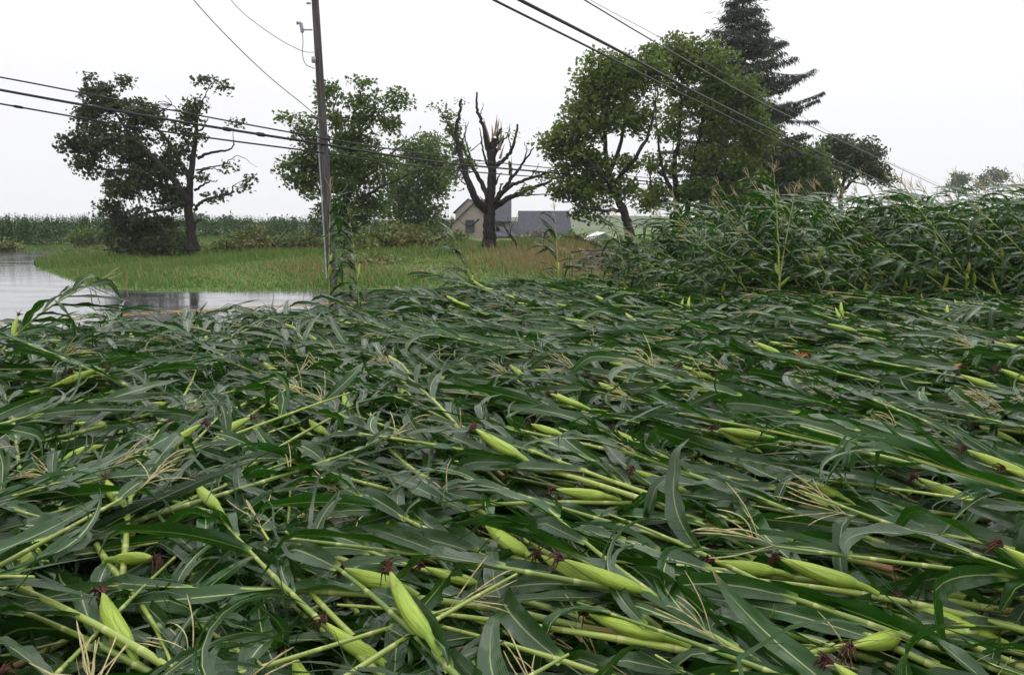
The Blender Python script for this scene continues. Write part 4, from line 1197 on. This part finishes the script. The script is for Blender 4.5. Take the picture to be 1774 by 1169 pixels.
# ------------------------------------------------------------------ grass
def grass(name, label, n, xr, yr, hgt, wid, cond, seed, tan=None, cat='grass'):
    rng = np.random.default_rng(seed)
    x = rng.uniform(*xr, n); y = yr[0] + (yr[1] - yr[0]) * rng.random(n) ** 1.25
    k = cond(x, y) & (np.abs(x) < 0.72 * y + 3)
    x, y = x[k], y[k]; n = len(x)
    z = terrain(x, y)
    patch = 0.6 + 0.8 * (np.sin(x * 0.9 + 1.3 * np.sin(y * 0.5)) * 0.5 + 0.5)
    tn = np.zeros(n) if tan is None else tan(x, y, rng)
    h = hgt * rng.uniform(0.5, 1.3, n) * patch * (1 + 2.0 * tn) * (1 + 0.9 * smooth(27, 36, y))
    a = rng.random(n) * 6.28
    ex, ey = np.cos(a), np.sin(a)
    ln = rng.normal(0.25, 0.35, n)
    w = wid * rng.uniform(0.6, 1.4, n) * (1 + y / 40)
    b = np.stack([x, y, z - 0.01], 1)
    s = np.stack([-ey, ex, np.zeros(n)], 1) * w[:, None]
    tip = b + np.stack([ex * ln * h - 0.15 * h, ey * ln * h, h], 1)
    v = np.stack([b - s, b + s, tip], 1).reshape(-1, 3)
    uv = np.repeat(np.stack([tn, np.zeros(n)], 1), 3, 0)
    g = Geo().add(v, np.arange(3 * n).reshape(n, 3), uv, np.repeat(rng.random(n), 3))
    return tag(g.obj(name, M_BLADE, smooth=False), label, cat, kind='stuff')
def cond_isl(x, y): return (~inside(ROADPOLY, x, y)) & (y > np.interp(x, [c[0] for c in CENTRE], [c[1] for c in CENTRE]) + 1)
def tanf(x, y, rng):
    p = np.exp(-((x - 1.0) / 2.6) ** 2 - ((y - 31) / 5.0) ** 2) + 0.45 * np.exp(-((x + 6) / 3) ** 2 - ((y - 26) / 3.0) ** 2) + 0.8 * np.exp(-((x - 3.2) / 1.6) ** 2 - ((y - 27) / 5.0) ** 2)
    return (rng.random(len(x)) < 0.33 * p + 0.006).astype(float)
grass('grass', 'wet green grass on the bank between road and trees, tan seed heads in patches', 190000, (-30, 14), (20.3, 52), 0.115, 0.009, cond_isl, 1, tanf)
grass('verge_grass', 'strip of rough green grass between the corn and the wet road', 14000, (-16, 4), (7, 17), 0.16, 0.006, lambda x, y: (~in_field(x, y)) & (~inside(ROADPOLY, x, y)) & (y < np.interp(x, [c[0] for c in CENTRE], [c[1] for c in CENTRE])), 2)
grass('far_grass', 'bright mown grass strip beyond the side road at left', 30000, (-50, -14), (53, 70), 0.14, 0.012, lambda x, y: (~inside(ROADPOLY, x, y)) & (y > 52), 3)

# far corn field at left
ff = Geo(); far_lo = [flatten(corn(700 + k, 'up', 1, lean=(0.0, 0.12), nears=0, L=2.35)) for k in range(4)]
for k in range(1150):
    u = rng.random(); x = -52 + 46 * u; y = 64 + 18 * smooth(0.3, 1.0, u) + rng.random() ** 1.6 * 14
    ff.merge(far_lo[k % 4], npm(mat4(rng.random() * 6.28, (x, y, -0.1), rng.uniform(0.95, 1.12))), r=rng.random())
M_FARLEAF = simple('far_corn_leaf', (0.022, 0.055, 0.014), (0.05, 0.10, 0.028), 3, 0.75, 0.1, 0.01, spec=0.15)
tag(ff.obj('far_corn_field', [M_FARLEAF, M_FARLEAF, M_HUSK, M_SILK, M_FARLEAF]), 'far corn field standing in an even band along the left horizon', 'corn field', kind='stuff')

# ------------------------------------------------------------------ buildings
M_SIDING = simple('beige_siding', (0.30, 0.25, 0.225), (0.36, 0.30, 0.27), 3, 0.7, 0.2, 0.01, (0.2, 0.2, 9))
M_ROOF = simple('grey_shingle', (0.050, 0.050, 0.060), (0.085, 0.085, 0.10), 4, 0.9, 0.6, 0.03, (1, 1, 6), spec=0.08)
M_TRIM = simple('trim', (0.50, 0.47, 0.45), (0.58, 0.55, 0.52), 4, 0.6, 0.1, 0.01)
M_GLASS = simple('window_glass', (0.03, 0.035, 0.04), (0.06, 0.065, 0.07), 2, 0.12, 0.02, 0.01, spec=0.6)
M_SHED = simple('white_sheet', (0.70, 0.71, 0.74), (0.78, 0.79, 0.80), 2, 0.5, 0.1, 0.01)
M_DOOR = simple('grey_door', (0.36, 0.37, 0.42), (0.42, 0.43, 0.47), 2, 0.5, 0.2, 0.01, (0.3, 0.3, 12))
def px_x(px, Y): return (px - W0 / 2) / F0 * Y
def px_z(py, Y): return P(W0 / 2, py, Y)[2]

def slab(g, a, b, c, d, th):
    """roof plane with corners a b c d, thickness th downwards"""
    q = np.array([a, b, c, d], float); v = np.vstack([q, q - np.array([0, 0, th])])
    g.add(v, [[0, 1, 2, 3], [7, 6, 5, 4], [0, 4, 5, 1], [1, 5, 6, 2], [2, 6, 7, 3], [3, 7, 4, 0]])
def house():
    Y = 72.0
    X = lambda p: px_x(p, Y); Z = lambda p: px_z(p, Y)
    root = empty('house', (X(825), Y, 0.5), 'beige gabled house with grey shingle roof and a dark framed window, behind the broken tree', 'house')
    o = np.array([X(825), Y, 0.5])
    def put(g, nm, mt, par=root):
        for k in range(len(g.v)): g.v[k] = g.v[k] - o
        q = g.obj(nm, mt, par, smooth=False); return q
    # main block: ridge runs left-right at depth; the gable wing comes forward
    g = Geo(); zb = 0.2
    prism(g, [(X(784), zb), (X(860), zb), (X(860), Z(389)), (X(845), Z(374)), (X(822), Z(352)), (X(784), Z(389))], Y, Y + 7)
    prism(g, [(X(786), zb), (X(884), zb), (X(884), Z(384)), (X(786), Z(384))], Y + 3.0, Y + 10)
    prism(g, [(X(786), Z(384)), (X(832), Z(384)), (X(832), Z(366)), (X(809), Z(344)), (X(786), Z(366))], Y + 3.0, Y + 3.3)
    put(g, 'wall', M_SIDING)
    g = Geo()
    slab(g, (X(822), Y - .2, Z(350)), (X(822), Y + 7, Z(350)), (X(777), Y + 7, Z(395)), (X(777), Y - .2, Z(395)), 0.1)
    slab(g, (X(822), Y + 7, Z(350)), (X(822), Y - .2, Z(350)), (X(866), Y - .2, Z(395)), (X(866), Y + 7, Z(395)), 0.16)
    slab(g, (X(809), Y + 2.85, Z(341.5)), (X(809), Y + 10, Z(341.5)), (X(782), Y + 10, Z(367)), (X(782), Y + 2.85, Z(367)), 0.1)
    slab(g, (X(809), Y + 6.8, Z(341)), (X(886), Y + 6.8, Z(341)), (X(886), Y + 2.6, Z(383)), (X(809), Y + 2.6, Z(383)), 0.18)
    slab(g, (X(856), Y + 2.0, Z(391)), (X(872), Y + 2.0, Z(393)), (X(900), Y - 2.0, Z(409)), (X(856), Y - 2.0, Z(409)), 0.14)
    put(g, 'roof', M_ROOF)
    g = Geo(); box(g, (X(878), Y + .5, (Z(411) + zb) / 2), (X(898) - X(862), 2.4, Z(411) - zb)); put(g, 'porch', M_SIDING)
    wx, wz = X(815), Z(392)
    g = Geo()
    for dx, dz, sx_, sz_ in ((-.35, 0, .09, 1.08), (.35, 0, .09, 1.08), (0, .5, .79, .09), (0, -.5, .79, .09), (0, 0, .62, .05)):
        box(g, (wx + dx, Y - .06, wz + dz), (sx_, .12, sz_))
    f = put(g, 'window', M_ROOF)
    g = Geo(); box(g, (wx, Y - .03, wz), (.62, .05, .94)); put(g, 'pane', M_GLASS, f)
house()
def barn():
    Y = 80.0
    X = lambda p: px_x(p, Y); Z = lambda p: px_z(p, Y)
    o = np.array([X(940), Y, 0.4])
    root = empty('barn', o, 'long barn with a plain dark grey roof right of the beige house', 'barn')
    def put(g, nm, mt):
        for k in range(len(g.v)): g.v[k] = g.v[k] - o
        return g.obj(nm, mt, root, smooth=False)
    g = Geo(); box(g, (X(940), Y + 4, (Z(405) + .1) / 2), (X(988) - X(888), 7.6, Z(405) - .1)); put(g, 'wall', M_SIDING)
    g = Geo()
    slab(g, (X(898), Y + 4, Z(364)), (X(990), Y + 4, Z(364)), (X(990), Y - .3, Z(407)), (X(898), Y - .3, Z(407)), 0.18)
    slab(g, (X(990), Y + 4, Z(364)), (X(898), Y + 4, Z(364)), (X(898), Y + 8.3, Z(407)), (X(990), Y + 8.3, Z(407)), 0.18)
    slab(g, (X(884), Y + 2.2, Z(383)), (X(897.8), Y + 2.2, Z(383)), (X(897.8), Y - .3, Z(407.5)), (X(884), Y - .3, Z(407.5)), 0.18)
    put(g, 'roof', M_ROOF)
    g = Geo(); box(g, (X(940), Y - .28, Z(408.5)), (X(990) - X(884), .1, .16)); put(g, 'gutter', M_TRIM)
barn()
def shed():
    Y = 58.0
    X = lambda p: px_x(p, Y); Z = lambda p: px_z(p, Y)
    o = np.array([X(1045), Y, 0.4])
    root = empty('shed', o, 'small white shed with a shallow pitched roof and grey door, behind the fallen limbs', 'shed')
    def put(g, nm, mt, par=root):
        for k in range(len(g.v)): g.v[k] = g.v[k] - o
        return g.obj(nm, mt, par, smooth=False)
    g = Geo(); prism(g, [(X(1020), .2), (X(1072), .2), (X(1072), Z(415)), (X(1046), Z(404)), (X(1020), Z(415))], Y, Y + 5); put(g, 'wall', M_SHED)
    g = Geo()
    slab(g, (X(1046), Y - .3, Z(402.5)), (X(1046), Y + 5.3, Z(402.5)), (X(1014), Y + 5.3, Z(416)), (X(1014), Y - .3, Z(416)), .1)
    slab(g, (X(1046), Y + 5.3, Z(402.5)), (X(1046), Y - .3, Z(402.5)), (X(1078), Y - .3, Z(416)), (X(1078), Y + 5.3, Z(416)), .1)
    put(g, 'roof', M_SHED)
    g = Geo(); box(g, (X(1044), Y - .03, (Z(413) + .25) / 2), (X(1053) - X(1035), .06, Z(413) - .25)); put(g, 'door', M_DOOR)
shed()

# ------------------------------------------------------------------ utility pole and wires
M_POLE = simple('weathered_pole', (0.040, 0.034, 0.032), (0.10, 0.088, 0.084), 4, 0.8, 0.6, 0.02, (6, 6, 0.4))
M_STEEL = simple('galvanised_steel', (0.30, 0.30, 0.32), (0.42, 0.42, 0.44), 8, 0.45, 0.2, 0.005)
M_CERAM = simple('grey_insulator', (0.30, 0.30, 0.34), (0.38, 0.38, 0.42), 8, 0.3, 0.1, 0.005)
M_CABLE = simple('black_cable', (0.012, 0.012, 0.013), (0.03, 0.03, 0.032), 15, 0.5, 0.2, 0.005)
M_THIN = simple('grey_wire', (0.10, 0.10, 0.11), (0.16, 0.16, 0.17), 15, 0.5, 0.2, 0.005)
YP = 21.3
def pole():
    b = P(577, 505, YP); b[2] = 0.0
    t = P(536, -160, YP)
    rng = np.random.default_rng(9)
    root = empty('utility_pole', b, 'tall weathered wooden utility pole leaning slightly left beside the wet road', 'utility pole')
    c = np.linspace(0, 1, 16)[:, None]; path = (t - b) * c
    g = Geo(); tube(g, path, np.linspace(0.122, 0.082, 16), 14, 0, .5, caps=True, bump=0.012, rng=rng); g.obj('pole', M_POLE, root)
    g = Geo(); h0, h1 = 0.1, 0.62
    q = np.array([path[0] * (1 - k) + path[-1] * k for k in np.linspace(0.03, 0.42, 8)]) + np.array([-0.135, -0.03, 0])
    tube(g, q, 0.022, 8, 0, .5, caps=True); g.obj('ground_wire_guard', M_STEEL, root)
    a = P(541, 52, YP) - b; e = P(525, 52, YP) - b
    g = Geo(); tube(g, [a, e], 0.022, 6, 0, .5, caps=True); g.obj('bracket', M_STEEL, root)
    g = Geo(); i0 = P(524, 57, YP) - b; i1 = P(521, 40, YP) - b
    k = np.linspace(0, 1, 13)[:, None]
    tube(g, i0 * (1 - k) + i1 * k, np.where(np.arange(13) % 2, 0.055, 0.03), 10, 0, .5, caps=True)
    tube(g, [i1, P(514, 40, YP) - b], [0.03, 0.05], 8, 0, .5, caps=True); g.obj('fuse_cutout', M_CERAM, root)
    g = Geo(); tube(g, catmull([i0, P(525, 75, YP) - b, P(524, 95, YP) - b, P(530, 112, YP) - b, P(545, 119, YP) - b], 18), 0.010, 5); g.obj('jumper_wire', M_THIN, root)
    g = Geo(); tube(g, [P(538, 6, YP) - b, P(531, 6, YP) - b], 0.03, 6, 0, .5, caps=True); box(g, P(544, 104, YP - .08) - b, (0.1, .12, .14)); g.obj('clamp', M_STEEL, root)
pole()
def wire(label, pts, r, mat=M_CABLE, group='overhead cables', lumps=0, seed=0):
    w = np.array([P(*q) for q in pts])
    c = catmull(w, 60); b = c[0].copy()
    rng = np.random.default_rng(seed)
    g = Geo(); tube(g, c - b, r, 6, 0, .5, caps=True)
    for k in range(lumps):
        i = rng.integers(2, 57); d = c[i + 1] - c[i]; d /= np.linalg.norm(d)
        tube(g, [c[i] - b - d * .12, c[i] - b - d * .06, c[i] - b + d * .06, c[i] - b + d * .12], [r, r * 1.7, r * 1.7, r], 6)
    o = g.obj('overhead_wire', mat); o.location = b
    return tag(o, label, 'wire', group)
wire('uppermost of the three black cables crossing low in front of the left trees and pole', [(-260, 90, 19), (0, 134, 19.8), (270, 186, 20.6), (552, 238, 21.1), (760, 270, 26), (950, 291, 34), (1160, 312, 46)], 0.020, lumps=5, seed=1)
wire('thick middle one of the three black cables crossing in front of the left trees', [(-260, 106, 19), (0, 156, 19.8), (270, 204, 20.6), (552, 249, 21.1), (760, 281, 26), (950, 299, 34), (1160, 318, 46)], 0.034, lumps=8, seed=2)
wire('lowest of the three black cables crossing in front of the left trees and pole', [(-260, 135, 19), (0, 180, 19.8), (270, 226, 20.6), (552, 264, 21.1), (760, 292, 26), (950, 308, 34), (1160, 322, 46)], 0.022, lumps=5, seed=3)
wire('thick black cable falling steeply from the top centre to the corn at right', [(780, -62, 14.5), (900, 0, 16), (1060, 82, 20), (1240, 178, 27), (1420, 265, 38), (1600, 348, 56)], 0.034, lumps=4, seed=4)
wire('thinner black cable just below the thick one falling from the top centre', [(740, -62, 14.5), (855, 0, 16), (1020, 82, 20), (1200, 172, 27), (1400, 268, 38), (1590, 346, 56)], 0.024, lumps=4, seed=5)
wire('grey wire above the thick falling cable, passing before the spruce', [(920, -55, 18), (1012, 0, 20), (1150, 82, 24), (1320, 178, 32), (1470, 250, 42), (1640, 330, 60)], 0.018, M_THIN, seed=6)
wire('faint thin wire alongside the grey wire, highest of those falling to the right', [(935, -55, 22), (1022, 0, 24), (1180, 85, 28), (1350, 180, 36), (1500, 262, 46), (1640, 325, 62)], 0.008, M_THIN, seed=7)
wire('longer grey wire descending from the top left toward the utility pole', [(270, -80, 15), (335, 0, 16), (400, 70, 17.5), (465, 132, 19), (526, 182, 20.5), (562, 212, 21.2)], 0.010, M_THIN, 'thin service wires', seed=8)
wire('shorter thin wire sagging from the top edge to the utility pole', [(345, -80, 17), (400, 0, 18), (440, 38, 19), (490, 72, 20), (525, 89, 20.8), (544, 91, 21.2)], 0.008, M_THIN, 'thin service wires', seed=9)

# ------------------------------------------------------------------ rain haze
def haze():
    a = N('haze'); v = a.n('ShaderNodeVolumePrincipled')
    v.inputs['Color'].default_value = (0.93, 0.94, 0.97, 1)
    v.inputs['Density'].default_value = 0.0004
    v.inputs['Anisotropy'].default_value = 0.2
    a.t.links.new(v.outputs[0], a.out.inputs['Volume'])
    g = Geo(); box(g, (0, 300, 9.5), (1900, 800, 21.0))
    o = g.obj('haze', a.m, smooth=False)
    tag(o, 'thin rain haze paling the far trees and hills', 'haze', kind='stuff')
haze()
